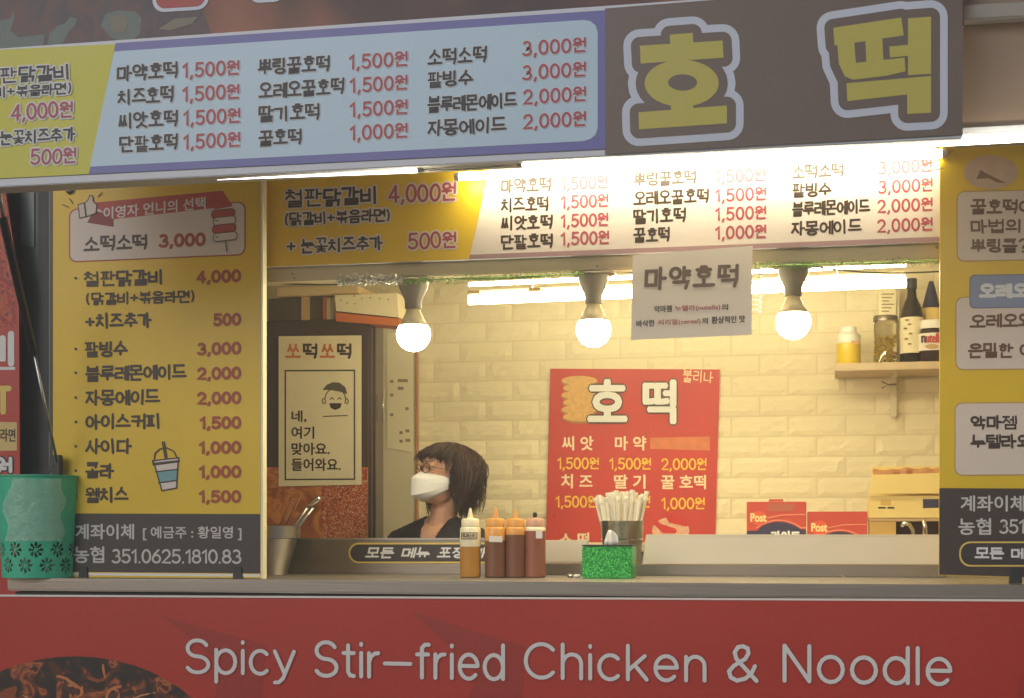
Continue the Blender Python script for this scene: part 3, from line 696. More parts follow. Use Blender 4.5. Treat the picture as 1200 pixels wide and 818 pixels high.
lines('cup_line', [([(181, 543), (209, 540), (207, 572), (190, 575)], True), ([(179, 540), (209.5, 536.5), (210, 541), (180, 545)], True), (ell(194.5, 539, 14, 14, 180+4, 0-4, 12), False) if False else ([(181, 540), (182, 531), (188, 526), (196, 525), (204, 529), (208, 537)], False), ([(190.5, 518), (194, 538)], False), ([(192.8, 518), (196, 538)], False), ([(182.5, 553), (208, 550)], False), ([(186, 566), (207, 563)], False)], .75, ink_brown, YL, .002, mb)
# eyelet and clips
u = U(82.5, 222, YL)
g = bmesh.new()
bmesh.ops.create_uvsphere(g, u_segments=20, v_segments=12, radius=.0155, matrix=Matrix.Translation(u + Vector((0, -.002, 0))) @ Matrix.Diagonal((1, .5, 1, 1)))
fin('steel_button', g, chrome, mb, smooth=True)
for px in (97, 278):
    bmc = prism([(px-4.5, 664), (px+4.5, 664), (px+5.5, 679), (px-5.5, 679)], YL - .006, .024, bev=.001)
    tag(fin('board_clip', bmc, dark_metal), 'small dark clip gripping the foot of the yellow board at its %s end' % ('basket' if px < 200 else 'steel bucket'), 'clip', 'clips holding the menu boards')

# ================================================================== RIGHT MENU BOARD
rb = thing('right_menu_board', 'tall yellow menu board with rounded cream boxes, at the right frame edge', 'menu board', U(1180, 676, YL))
fin('board', prism([(1102, 100), (1330, 88), (1330, 680), (1100.5, 674)], YL, .012), yellow, rb)
flat('dark_footer', [[(1100.7, 572), (1330, 573), (1330, 679.5), (1100.5, 673.5)]], YL, .0004, mat('brown footer print', (66, 52, 48), .42, var=.06), rb)
outl = mat('tan outline print', (190, 148, 80), .45, var=.03)
creamb = mat('beige print', (222, 206, 190), .5, var=.04)
outlined('text_box', 1121, 222, 1318, 305, 9, 1.3, YL, .0008, outl, creamb, rb, sl=-.02)
flat('pancake_picture', [ell(1161, 202, 32, 20, 0, 360, 32)[:-1]], YL, .0016, mat('pancake print', (206, 176, 146), .5, var=.12, scale=40), rb)
flat('pancake_filling', [[(1144, 210), (1149, 199), (1155, 203), (1180, 215), (1168, 214), (1158, 209)]], YL, .002, mat('brown filling print', (140, 106, 82), .5, var=.1), rb)
brown_r = mat('umber ink', (112, 78, 52), .45, var=0)
def rtext(s, x0, x1, yc, h=17, m=None): return text(s, x0, x1, yc, h, m or brown_r, YL, rb, r=.08, off=.0024, hgap=.06, sl=-.012)
rtext('꿀호떡이', 1137, 1210, 242.5, 18); rtext('마법의', 1137, 1196, 265.5); rtext('뿌링클?', 1137, 1204, 288)
outlined('text_box', 1119.5, 347, 1318, 433, 9, 1.3, YL, .0008, outl, creamb, rb, sl=-.01)
outlined('blue_tab', 1136, 321, 1290, 360.5, 6, 1.2, YL, .0014, mat('dull blue outline', (112, 112, 130), .45, var=.03), mat('dull blue print', (140, 150, 178), .45, var=.04), rb, sl=-.015)
text('오레오', 1147, 1206, 341, 18, ink_white, YL, rb, r=.115, off=.0024, hgap=.06, sl=-.012)
rtext('오레오와', 1136, 1212, 376); rtext('은밀한 이', 1134, 1210, 410.5, 18)
outlined('text_box', 1118.5, 471, 1318, 557, 9, 1.3, YL, .0008, outl, creamb, rb, sl=-.008)
rtext('악마젬', 1137, 1192, 495, 17, ink_brown); rtext('누텔라와', 1137, 1210, 517, 17, ink_brown)
gothic('계좌이체', 1126, 1200.5, 590, 18, ink_grey, YL, rb, bold=.45, off=.0012, sl=0)
gothic('농협', 1123.5, 1161, 617, 19, ink_grey, YL, rb, bold=.45, off=.0012, sl=0)
text('351.0625.1810.83', 1171, 1322, 617, 17, ink_grey, YL, rb, r=.07, off=.0012, wob=0, gap=.17)
flat('pill_border', [rrect(1124, 634.5, 1322, 664, 13, 0)], YL, .0008, ink_gold, rb)
flat('pill', [rrect(1126, 636.5, 1320, 662, 11.5, 0)], YL, .0012, charcoal, rb)
text('모든 메뉴 포장', 1142, 1262, 648.5, 14, ink_white, YL, rb, r=.088, off=.0018, wob=.02, hgap=.06)
tag(fin('board_clip', prism([(1184, 666), (1197, 666), (1198, 684), (1183, 684)], YL - .006, .024, bev=.001), dark_metal), 'small dark clip gripping the foot of the right menu board', 'clip', 'clips holding the menu boards')

# ================================================================== LEFT NEIGHBOUR BANNER, SIDE PANEL AND STRUT
YN = .12
nb = thing('red_neighbour_banner', 'red flame banner cut off at the left frame edge above the basket', 'banner', U(0, 660, YN))
fin('banner_sheet', prism([(-90, 196), (4, 205), (22, 330), (24, 700), (-90, 700)], YN, .01), red_print, nb)
flat('flame_picture', [[(-90, 196), (4, 205), (16, 300), (19, 384), (-90, 384)]], YN, .0006, flame_print, nb)
text('비', -16, 17, 409, 42, ink_white, YN, nb, r=.09, off=.0016, wob=0)
flat('white_rule', [[(-90, 430), (18, 430), (18, 433.5), (-90, 434)]], YN, .0012, ink_white, nb)
text('T', -6, 14, 469, 34, ink_gold, YN, nb, r=.1, off=.0012, wob=0)
flat('yellow_box', [[(-90, 492), (20, 495), (20, 528), (-90, 530)]], YN, .0008, mat('straw print', (220, 190, 120), .5, var=.05), nb)
gothic('라면', 1, 18, 510, 15, ink_brown, YN, nb, bold=.3, off=.0014, sl=.02)
text('원', -10, 15, 550, 30, ink_white, YN, nb, r=.08, off=.0014, wob=0, outline=1.5, om=ink_dark)
sp_ = thing('stall_side_panel', 'dark grey green side panel between red banner and yellow board', 'panel', U(42, 660, .2))
fin('panel_sheet', prism([(-120, 180), (64, 190), (64, 720), (-120, 720)], .2, .02), teal_wall, sp_)
fin('pale_film', prism([(24, 196), (40, 198), (40, 290), (24, 286)], .195, .004), teal_lt, sp_)
fin('panel_post', prism([(44, 190), (57, 190), (57, 712), (44, 712)], .19, .01, bev=.002), dark_metal, sp_)
st = thing('gas_strut', 'slanted black and silver gas strut beside the yellow menu board', 'strut', U(64, 560, -.16))
Ys = lambda y: -.5 + .34 * (y - 215) / 345
P3 = lambda x, y: U(x, y, Ys(y))
fin('silver_end', tubebm([P3(-3, 205), P3(4.5, 259)], .0055, 10), alu, st, smooth=True)
fin('black_cylinder', tubebm([P3(3, 255), P3(40, 415)], .0115, 12), black_pl, st, auto=30)
fin('silver_rod', tubebm([P3(40, 414), P3(67, 541)], .0042, 10), alu, st, smooth=True)
fin('bracket', prism([(58, 533), (70, 533), (70, 575), (55, 575)], -.158, .02, bev=.002), dark_metal, st)
for py in (545, 556): fin('bolt', tubebm([U(60, py, -.158), U(60, py, -.165)], .003, 8), alu, st)

# ================================================================== INSIDE: CABINET, POSTERS, BOXES
YC = .80
fz = thing('dark_cabinet', 'tall dark brown cabinet behind the two paper posters', 'cabinet', U(375, 700, YC) * 1)
fz.location.z = 0.03; WL[fz.name] = Vector(fz.location)
a, b = U(300, 376, YC), U(433, 376, YC)
YC2 = YC + .02
while U(449.5, 376, YC2).x > b.x: YC2 += .004
fin('cabinet_body', boxbm(a.x, b.x, YC + .02, YC2, .03, a.z, .004), fridge_m, fz)
fin('cabinet_door', boxbm(a.x, U(431, 500, YC).x, YC, YC + .018, .06, a.z - .004, .003), fridge_m, fz)
fin('side_frame', boxbm(b.x + .0005, b.x + .006, YC + .05, YC2 - .04, .06, a.z - .03, .002), fridge_m, fz)
fin('door_handle', tubebm([Vector((b.x + .018, YC + .10, U(446, y, YC + .1).z)) for y in (462, 478, 493)], .0028, 8), chrome, fz, smooth=True)
kn = U(308.5, 391, YC - .003); g = bmesh.new(); bmesh.ops.create_uvsphere(g, u_segments=16, v_segments=10, radius=.014, matrix=Matrix.Translation(kn) @ Matrix.Diagonal((1, .5, 1, 1)))
fin('door_knob', g, ink_gold, fz, smooth=True)
YWC = WY - .07
wc = thing('white_cabinet', 'narrow cream cabinet between dark cabinet and brick wall', 'cabinet', (U(470, 500, YWC).x, 1.3, .03))
fin('cabinet_front', boxbm(U(400, 500, YWC).x, U(486, 500, YWC).x, YWC, WY - .012, .03, U(470, 368, YWC).z, .004), white_app, wc)
fin('corner_trim', boxbm(U(487, 500, YWC).x, U(489, 500, YWC).x, YWC - .004, YWC + .02, .03, U(470, 368, YWC).z), kraft, wc)
pn = thing('price_notice', 'faded paper notice on the cream cabinet side left of the woman', 'notice', U(470, 529, YWC))
fin('notice_sheet', prism([(453.5, 390), (484, 391), (484, 530), (453.5, 525)], YWC - .003, .0015), paper_w, pn)
grey_in = mat('faded brown ink', (150, 128, 86), .6, var=0)
for x0, x1, yc in ((466, 478, 446), (466, 473, 455), (457, 461, 447), (457, 461, 463), (475, 479, 479), (457, 461, 486), (468, 472, 507), (475, 480, 505), (475, 481, 516), (468, 472, 517)):
    flat('faint_print', [rrect(x0, yc-1.8, x1, yc+1.8, .8, 0)], YWC - .003, .0005, grey_in, pn)
of = thing('orange_foil_sheet', 'shimmering orange foil sheet on the dark cabinet door', 'foil sheet', U(370, 640, YC - .003))
fin('foil', prism([(302, 547.5), (431, 547.5), (431, 660), (302, 660)], YC - .003, .002), glit_orange, of)
flat('glitter_area', [[(378, 548.5), (430.5, 548.5), (430.5, 659), (384, 659), (376, 600)]], YC - .003, .0006, glitter('orange glitter', (150, 48, 20), (222, 104, 58), (255, 226, 190), 260, .22), of)
ps = thing('rules_poster', 'cream paper poster with cap boy drawing on the dark cabinet', 'poster', U(375, 570, YC - .007))
YP = YC - .007
fin('poster_sheet', prism([(326.5, 394), (423.5, 393), (423.5, 568), (326.5, 570)], YP, .0015), paper_w, ps)
for s, x0, x1, m in (('쏘', 334, 353, ink_orange), ('떡', 355, 372, ink_brown), ('쏘', 374.5, 393, ink_orange), ('떡', 395, 412, ink_brown)):
    text(s, x0, x1, 411.5, 18.5, m, YP, ps, r=.075, off=.0008, wob=0, sl=0)
lines('frame_line', [([(334.5, 434.5), (415.5, 434), (415.5, 561.5), (334.5, 562)], True)], .8, ink_brown, YP, .0008, ps)
for s, x0, x1, yc, h in (('네,', 342, 359, 488, 13.5), ('여기', 342, 368, 507, 14), ('맞아요.', 342, 386, 526, 14), ('들어와요.', 342, 399, 544.5, 14.5)):
    gothic(s, x0, x1, yc, h, ink_brown, YP, ps, bold=.35, off=.0008, sl=0)
lines('face_line', [(ell(393, 468, 12, 13, 20, -200, 16), False), ([(379, 488), (407, 487)], False), ([(387, 468), (389, 466), (391, 468)], False), ([(396, 468), (398, 466), (400, 468)], False), (ell(380, 470, 2.2, 3, 90, 270, 6), False), (ell(406, 470, 2.2, 3, 90, -90, 6), False)], .55, ink_brown, YP, .0008, ps)
flat('open_mouth', [[(386, 472.5), (400.5, 472.5), (399, 478), (393, 480.5), (387.5, 478)]], YP, .0008, ink_brown, ps)
flat('cap_drawing', [[(378, 457), (383, 451), (390, 448), (398, 448.5), (405, 454), (407, 462), (399, 459), (388, 457)]], YP, .0012, mat('cap grey print', (90, 80, 62), .6, var=0), ps)

# things on top of the cabinet
zt = a.z
def ztop_box(name, label, x0, x1, y_top, Y, dep, m, th=0, cat='box'):
    t = thing(name, label, cat, (U((x0+x1)/2, 376, Y).x, Y + dep/2, zt)); return t
db = ztop_box('dark_box', 'dark storage box with pale tape on top of the dark cabinet', 314, 376, 348, YC + .04, .25, fridge_m)
fin('box_body', boxbm(U(314, 360, YC+.04).x, U(377, 360, YC+.04).x, YC + .04, YC + .3, zt + .001, U(340, 349, YC+.04).z, .003), mat('grey brown box', (92, 80, 66), .6, var=.1), db)
fin('tape_strip', boxbm(U(353, 360, YC+.036).x, U(363, 360, YC+.036).x, YC + .036, YC + .0395, zt + .002, U(340, 346, YC+.04).z), cardboard, db)
fin('box_lid', boxbm(U(324, 340, YC+.02).x, U(420, 340, YC+.02).x, YC + .02, YC + .3, U(340, 347.5, YC+.02).z, U(340, 337, YC+.02).z, .003), mat('beige lid', (206, 182, 140), .6, var=.08), db)
bk = ztop_box('paper_stack', 'upright orange edged folder beside the dark box on the cabinet', 377, 392, 346, YC + .04, .2, cardboard, cat='folder')
fin('folder_cover', boxbm(U(378, 360, YC+.04).x, U(381.5, 360, YC+.04).x, YC + .04, YC + .2, zt + .001, U(380, 347.9, YC+.04).z), ink_orange, bk)
fin('folder_pages', boxbm(U(381.7, 360, YC+.04).x, U(391, 360, YC+.04).x, YC + .05, YC + .2, zt + .001, U(380, 348.5, YC+.04).z), paper_w, bk)
wb = ztop_box('dotted_box', 'tilted pale dotted box with orange underside on the dark cabinet', 392, 467, 344, YC + .0, .12, paper_w)
fin('box_face', prism([(392, 346), (465, 343.5), (467, 372), (394, 364.5)], YC - .02, .12), paper_w, wb)
fin('orange_base', prism([(393, 366), (467.5, 373.5), (467, 382), (394, 376.5)], YC - .017, .11), ink_orange, wb)
flat('printed_dots', [ell(x, y, 1, 1, 0, 360, 8)[:-1] for x, y in ((399, 352), (407, 355), (415, 347), (424, 350), (434, 349), (445, 350), (455, 351), (416, 356))], YC - .02, .0006, grey_in, wb)

# ---- hotteok poster on the brick wall
YW = WY - .014
hp = thing('red_price_poster', 'red price poster on the brick wall behind the straws', 'poster', U(742, 700, YW))
fin('poster_sheet', prism([(645, 432), (843.5, 433), (836.5, 690), (638, 690)], YW, .003), poster_red, hp)
pcake = mat('pancake stack print', (214, 168, 96), .5, var=.2, scale=60); pc2 = mat('pancake edge print', (168, 118, 66), .5, var=.1)
for k in range(6):
    y = 446 + k*8.5
    flat('pancake_edge_print', [ell(679 + (k % 2)*2, y+1.5, 22, 6.5, 0, 360, 20)[:-1]], YW, .0005 + k*.0003, pc2, hp)
    flat('pancake_print', [ell(679 + (k % 2)*2, y, 21, 5.5, 0, 360, 20)[:-1]], YW, .00065 + k*.0003, pcake, hp)
gothic('호', 690.5, 733.5, 469.5, 47, ink_white, YW, hp, bold=2.0, off=.0036, sl=0, outline=3.6, om=ink_brown)
gothic('떡', 755, 791, 471, 49, ink_white, YW, hp, bold=1.9, off=.0036, sl=0, outline=3.4, om=ink_brown)
pw = mat('warm white print', (236, 214, 178), .5, var=0); py_ = mat('yellow letter print', (232, 190, 60), .5, var=0)
for s, x0, x1, yc in (('씨 앗', 659, 695, 519.5), ('마 약', 721, 757, 519.5), ('치 즈', 658, 694, 564), ('딸 기', 720, 756, 564.5), ('꿀 호떡', 775, 827, 565)):
    gothic(s, x0, x1, yc, 16, pw, YW, hp, bold=.5, off=.0008, sl=0)
for s, x0, x1, yc in (('1,500원', 653, 702, 543), ('1,500원', 714, 763, 543.5), ('2,000원', 775, 828, 544), ('1,500원', 651, 700, 588), ('1,500원', 712, 762, 588), ('1,000원', 775, 826, 590)):
    text(s, x0, x1, yc, 14, py_, YW, hp, r=.07, off=.0008, wob=0, sl=0, name='price_lettering')
gothic('소 떡', 656, 690, 633, 17, pw, YW, hp, bold=.6, off=.0008, sl=0)
text('불리나', 800, 836, 441, 15, pw, YW, hp, r=.045, off=.0008, wob=.08, sl=.1)
flat('patch_strip', [[(762, 513), (832, 511.5), (832, 528), (762, 526)]], YW, .0008, mat('faded patch', (206, 120, 78), .6, var=.2, scale=30), hp)
strw = mat('strawberry print', (196, 44, 36), .45, var=.2, scale=80)
flat('plate_print', [ell(786, 622, 22, 16, 0, 360, 20)[:-1]], YW, .0008, mat('cream swirl print', (220, 170, 140), .5, var=.25, scale=60), hp)
flat('strawberry_print', [inflate([(782, 603), (800, 608), (804, 614), (786, 610)], 3), inflate([(768, 612), (778, 622), (790, 622), (772, 616)], 3)], YW, .0014, strw, hp)
lines('red_dot_print', [(ell(650, 604, 1, 1, 0, 300, 8), False)], .8, red_dark, YW, .0012, hp)

# ---- paper sheet hanging under the valance
YH = -.085
hs = thing('hanging_paper_sign', 'white paper sheet hanging from the menu valance by a bulb', 'paper sign', U(811, 396, YH))
bm = bmesh.new(); g = []
NXs = 12
for j in range(2):
    row = []
    for i in range(NXs + 1):
        s = i / NXs; px = (741.5 + s*(881.8-741.5)) if j == 0 else (739.5 + s*(880.8-739.5)); py = (299 - s*11) if j == 0 else (398.4 - s*6)
        u = U(px, py, YH); row.append((bm.verts.new(u), bm.verts.new(u + Vector((0, .0008, 0)))))
    g.append(row)
for i in range(NXs):
    a_, b_, c_, d_ = g[0][i], g[0][i+1], g[1][i+1], g[1][i]
    bm.faces.new((a_[0], b_[0], c_[0], d_[0])); bm.faces.new((d_[1], c_[1], b_[1], a_[1])); bm.faces.new((d_[0], c_[0], c_[1], d_[1])); bm.faces.new((b_[0], a_[0], a_[1], b_[1]))
bm.faces.new((g[0][0][0], g[1][0][0], g[1][0][1], g[0][0][1])); bm.faces.new((g[1][-1][0], g[0][-1][0], g[0][-1][1], g[1][-1][1]))
fin('paper_sheet', bm, paper, hs)
brush = mat('grey brush ink', (112, 92, 84), .5, var=0)
text('마약호떡', 755, 866, 325, 28, brush, YH, hs, r=.075, off=.0008, wob=.03, sl=-.04, hgap=.14)
gothic('악마잼', 767, 787, 362, 7.5, ink_dark, YH, hs, bold=.25, off=.0008, sl=-.04)
gothic('누텔라(nutella)', 791, 844, 361, 7.5, ink_red, YH, hs, bold=.15, off=.0008, sl=-.04)
gothic('의', 846, 853, 360, 7, ink_dark, YH, hs, bold=.25, off=.0008, sl=-.04)
gothic('바삭한', 746, 767, 379, 7.5, ink_dark, YH, hs, bold=.25, off=.0008, sl=-.04)
gothic('씨리얼(cereal)', 771, 821, 377.5, 7.5, ink_red, YH, hs, bold=.15, off=.0008, sl=-.04)
gothic('의', 823, 829.5, 376, 7, ink_dark, YH, hs, bold=.25, off=.0008, sl=-.04)
gothic('환상적인 맛', 834, 873, 374.5, 8, ink_dark, YH, hs, bold=.3, off=.0008, sl=-.04)

# ================================================================== LIGHTS INSIDE
YT = .50
ft = thing('twin_tube_fixture', 'twin fluorescent fixture glowing behind the three bulbs', 'light fixture', (U(550, 343, YT) + U(1062, 325, YT)) / 2)
for (x0, y0), (x1, y1), r in (((549.5, 333.5), (1062, 310), .0062), ((549.5, 351.5), (1062, 331), .0150)):
    p, q = U(x0, y0, YT), U(x1, y1, YT)
    q.z = p.z + (q.z - p.z) * 1.0
    fin('glass_tube', tubebm([p.lerp(q, k/6) for k in range(7)], r, 14), tube_in, ft, smooth=True)
p, q = U(549.5, 343.5, YT + .01), U(1062, 320.5, YT + .01)
fin('fixture_body', tubebm([p + Vector((0, .055, .004)), q + Vector((0, .055, .004))], .012, 4), beam_m, ft)
for px in (556, 627):
    s = U(px, 343.5 - (px-549)*.045, YT); fin('tube_holder', boxbm(s.x - .02, s.x + .02, YT - .012, YT + .018, s.z - .006, s.z + .006, .002), grey_in, ft)
for s in (.15, .85):
    c = p.lerp(q, s); fin('hanger', tubebm([c + Vector((0, .025, .01)), Vector((c.x, c.y + .025, WZ1))], .002, 6), alu, ft)

YG = .015
sockm = mat('grey lamp socket', (138, 128, 112), .45, var=.06)
def bulb(px, py, rpx, label):
    k = rpx * PX(px, YG) * .98; c = U(px, py, YG); zt_ = U(px, py - 62, YG).z
    t = thing('light_bulb', label, 'light bulb', (c.x, c.y, c.z - k), 'round bulbs strung over the counter')
    prof = [(k*math.sin(R(a_)), -k*math.cos(R(a_))) for a_ in range(0, 126, 9)]
    rr, zz = prof[-1]
    fin('glowing_globe', lathe(c, prof + [(rr*.97, zz + k*.04)], 28), bulb_glow, t, smooth=True)
    neck = [(rr*.99, zz + k*.05), (k*.62, zz + k*.5), (k*.42, zz + k*.95), (k*.40, zz + k*1.05)]
    fin('bulb_neck', lathe(c, neck, 24), mat('milky bulb neck', (214, 196, 150), .4, var=.03) if 'milky bulb neck' not in MATS else MATS['milky bulb neck'], t, smooth=True)
    z1 = zz + k*1.06
    fin('socket', lathe(c, [(k*.5, z1), (k*.52, z1 + k*.5), (k*.86, z1 + k*1.25), (k*.9, z1 + k*1.6)], 24), sockm, t, auto=30)
    fin('socket_cap', lathe(c, [(k*1.15, z1 + k*1.62), (k*1.35, z1 + k*1.72), (k*.4, z1 + k*1.95), (k*.1, z1 + k*1.98)], 24), steel_dk, t, smooth=True)
    return c, z1 + k*1.9
caps = []
for px, py, rr, lb in ((484.5, 392, 19.5, 'glowing bulb left of the others, over the woman'), (695.5, 386.5, 20.5, 'glowing middle bulb, just left of the hanging paper sheet'), (929.5, 377.5, 21, 'glowing bulb right of the hanging paper sheet')):
    c, dz = bulb(px, py, rr, lb); caps.append(Vector((c.x, c.y, c.z + dz)))
# string cable joining the bulbs
ends = [U(306, 331, YG)] + caps + [U(1104, 318, YG)]
pp = []
for i, (p, q) in enumerate(zip(ends, ends[1:])):
    for k in range(12):
        s = k / 12; pp.append(p.lerp(q, s) + Vector((0, 0, -.014 * math.sin(math.pi*s))))
pp.append(ends[-1])
tag(fin('bulb_cable', tubebm(pp, .0022, 8), mat('dark green cable', (70, 78, 52), .5, var=.05), smooth=True), 'thin dark cable stringing the three bulbs together', 'cable')
# tinsel twisted round the cable
def tinsel(x0, y0, x1, y1, n, m, label, seed, ln=.016):
    rnd = random.Random(seed); t = thing('tinsel_garland', label, 'garland', U((x0+x1)/2, (y0+y1)/2, -.05)); bm = bmesh.new()
    p, q = U(x0, y0, -.05), U(x1, y1, -.05)
    for i in range(n):
        c = p.lerp(q, rnd.random()) + Vector((0, 0, rnd.gauss(0, .0055)))
        d = Vector((rnd.gauss(0, 1), rnd.gauss(0, 1), rnd.gauss(0, 1))).normalized() * rnd.uniform(.4, 1) * ln
        s = d.cross(Vector((rnd.gauss(0, 1), rnd.gauss(0, 1), rnd.gauss(0, 1)))).normalized() * .0012
        vs = [bm.verts.new(c - s), bm.verts.new(c + s), bm.verts.new(c + d + s * .4), bm.verts.new(c + d - s * .4)]; bm.faces.new(vs)
    o = put_raw(bm, 'tinsel_strands', m, t); o['kind'] = 'stuff'
    fin('garland_core', tubebm([p.lerp(q, k/6) for k in range(7)], .0016, 6), m, t)
def put_raw(bm, name, m, parent):
    me = bpy.data.meshes.new(name); bm.to_mesh(me); bm.free(); return put(name, me, m, parent)
tinsel(396, 329, 472, 327, 1300, tinsel_s, 'silver tinsel garland under the beam left of the first bulb', 1, .016)
tinsel(474, 329, 684, 321, 900, tinsel_g, 'sparse green tinsel garland between the left and middle bulbs', 2, .010)
tinsel(884, 312, 1102, 306, 700, tinsel_g, 'green tinsel garland running from paper sheet to right board', 3, .010)
sp = []
for k in range(120):
    s = k / 119; a_ = s * 2*math.pi*9; c = U(888 - 2*s, 312 + 54*s, -.02)
    sp.append(c + Vector((.013*math.cos(a_), .013*math.sin(a_), 0)))
tag(fin('silver_spiral', tubebm(sp, .0017, 6), tinsel_s, smooth=True), 'small silver spiral streamer dangling right of the paper sheet', 'streamer')
tag(fin('highlight_wire', tubebm([U(309, 330, -.0), U(370, 328.5, -.0), U(420, 330.5, -.0), U(480, 333, 0)], .0016, 6), chrome, smooth=True), 'shiny wire added as a highlight line under the beam left of the silver tinsel', 'wire')  # added wire that draws the thin highlight lines below the beam

# ================================================================== SHELF AND WHAT STANDS ON IT
YS = 1.17
sh = thing('wall_shelf', 'small pale wall shelf on the brick wall at the right', 'shelf', U(1040, 433, YS))
sx0, sx1 = U(978.5, 430, YS - .08).x, U(1160, 430, YS).x
zt_s = U(1040, 424.5, YS - .08).z
fin('shelf_board', boxbm(sx0, sx1, YS - .08, WY - .008, zt_s - .026, zt_s, .002), wood_pale, sh)
bx = U(1048, 450, YS + .1).x
fin('bracket', boxbm(bx - .011, bx + .011, YS + .14, YS + .155, zt_s - .17, zt_s - .028, .002), white_app, sh)
fin('bracket', boxbm(bx - .009, bx + .009, YS - .04, YS + .138, zt_s - .034, zt_s - .0265, .001), white_app, sh)
hk = U(1040, 451, YS + .1)
fin('clip_hook', tubebm([hk + Vector((-.02, 0, .012)), hk + Vector((.004, 0, 0)), hk + Vector((-.02, 0, -.012))], .003, 8), steel_dk, sh)
fin('clip_hook', tubebm([hk + Vector((.004, 0, 0)), hk + Vector((.03, 0, .002))], .003, 8), steel_dk, sh)
def onshelf(px): return Vector((U(px, 424, YS).x, YS, zt_s + .0008))
mS = PX(1040, YS)
def H(y): return (424 - y) * mS
# yellow syrup bottle
c = onshelf(994.5); t = thing('syrup_bottle', 'squat yellow bottle with a white top, first on the shelf', 'bottle', c)
r = 14.5*mS
fin('bottle_body', lathe(c, [(r*.94, 0), (r, .004), (r, H(398))], 26), olive_tin, t, auto=40)
fin('upper_body', lathe(c, [(r, H(397.8)), (r*.98, H(388)), (r*.7, H(384))], 26), cap_white, t, auto=40)
fin('white_cap', lathe(c, [(r*.66, H(383.8)), (r*.64, H(378)), (r*.5, H(377))], 22), cap_white, t, auto=40)
flat('label_mark', [rrect(998, 399, 1007, 403, 1, 0)], YS - r - .0006, .0, sauce_must, t)
# big glass jar
c = onshelf(1037.5); r = 13.5*mS; t = thing('glass_jar', 'clear glass jar with a metal lid between two bottles', 'jar', c)
fin('jar_glass', lathe(c, [(r*.85, 0), (r, .006), (r, H(376)), (r*.85, H(372))], 26), glass, t, auto=40)
fin('jar_lid', lathe(c, [(r*1.06, H(372)), (r*1.08, H(367)), (r*1.0, H(365.5))], 26), steel_dk, t, auto=40)
rg = random.Random(5); g = bmesh.new()
for k in range(60):
    p = c + Vector((rg.uniform(-.6, .6)*r, rg.uniform(-.6, .6)*r, rg.uniform(.012, H(392))))
    d = Vector((rg.gauss(0, 1), rg.gauss(0, 1), rg.gauss(0, 1))).normalized() * .012
    tubebm([p - d, p + d], .004, 6, g)
o = fin('jar_sweets', g, olive_tin, t); o['kind'] = 'stuff'
# tall clear bag behind
c = Vector((U(1040, 380, YS+.1).x, YS + .1, zt_s + .0008)); t = thing('wrapped_packet', 'pale wrapped packet standing behind the glass jar', 'packet', c)
fin('packet_body', boxbm(c.x - 11*mS, c.x + 14*mS, YS + .08, YS + .14, c.z, U(1040, 338, YS+.1).z, .012), paper_w, t)
for k in range(6): flat('faint_print', [rrect(1033, 344+k*4, 1048-(k % 3)*3, 345.4+k*4, .5, 0)], YS + .08, .0006, grey_in, t)
# soy bottle
c = onshelf(1068.5); r = 14*mS; t = thing('sauce_bottle', 'dark soy sauce bottle with a pale patterned label', 'bottle', c)
fin('bottle_glass', lathe(c, [(r*.9, 0), (r, .005), (r, H(368)), (r*.85, H(358)), (r*.42, H(344)), (r*.36, H(334))], 28), soy, t, auto=50)
fin('screw_cap', lathe(c, [(r*.44, H(333.8)), (r*.44, H(322)), (r*.3, H(321))], 20), black_pl, t, auto=40)
fin('paper_label', lathe(c, [(r*1.012, H(412)), (r*1.012, H(369))], 28, cap=False), paper_w, t, smooth=True)
for k, (x, y) in enumerate(((1063, 375), (1066, 380), (1061, 385), (1067, 391), (1062, 397), (1066, 403))):
    flat('label_print', [ell(x, y, 2.6, 1.2, 0, 360, 8)[:-1]], YS - r - .0015, 0, grey_in, t)
# chocolate spread jar
c = onshelf(1093) + Vector((0, -.035, 0)); mS2 = PX(1090, YS - .035); r = 17*mS2; t = thing('spread_jar', 'chocolate spread jar with a white label at shelf end', 'jar', c)
h_ = lambda y: (424.5 - y) * mS2
fin('jar_body', lathe(c, [(r*.9, 0), (r, .006), (r*1.02, h_(396)), (r*.88, h_(386)), (r*.8, h_(384))], 26, sy=.75), spread, t, auto=50)
fin('jar_lid', lathe(c, [(r*.9, h_(383.8)), (r*.92, h_(375)), (r*.84, h_(373.5))], 26, sy=.75), cap_white, t, auto=40)
fin('jar_label', lathe(c, [(r*1.03, h_(411)), (r*1.04, h_(390))], 26, sy=.75, cap=False), paper, t, smooth=True)
Yj = c.y - r*.79
gothic('n', 1080, 1084.6, 397.5, 7.5, ink_dark, Yj, t, bold=.6, off=.0006, sl=0)
gothic('utella', 1085.5, 1104, 396, 10.5, ribm, Yj, t, bold=.5, off=.0006, sl=0)
flat('label_picture', [ell(1092, 406, 8, 3, 0, 360, 14)[:-1]], Yj, .0006, cardboard, t)
# red basket and party cone above the jar
c = Vector((U(1092, 380, YS+.02).x, YS + .06, zt_s + .0008)); t = thing('red_tub', 'tall tub with red and yellow layers behind the spread jar', 'tub', c)
r = 16*mS
fin('tub_base', lathe(c, [(r*.8, 0), (r, H(385))], 22), post_red, t, auto=40)
fin('red_band', lathe(c, [(r*1.18, H(384.8)), (r*1.16, H(372)), (r*1.0, H(370))], 22), post_red, t, auto=40)
fin('yellow_band', lathe(c, [(r*1.0, H(369.8)), (r*.8, H(357)), (r*.7, H(355))], 22), box_yellow, t, auto=40)
fin('blue_cone', lathe(c, [(r*.68, H(354.8)), (r*.3, H(330)), (r*.15, H(322))], 22), post_navy, t, auto=40)

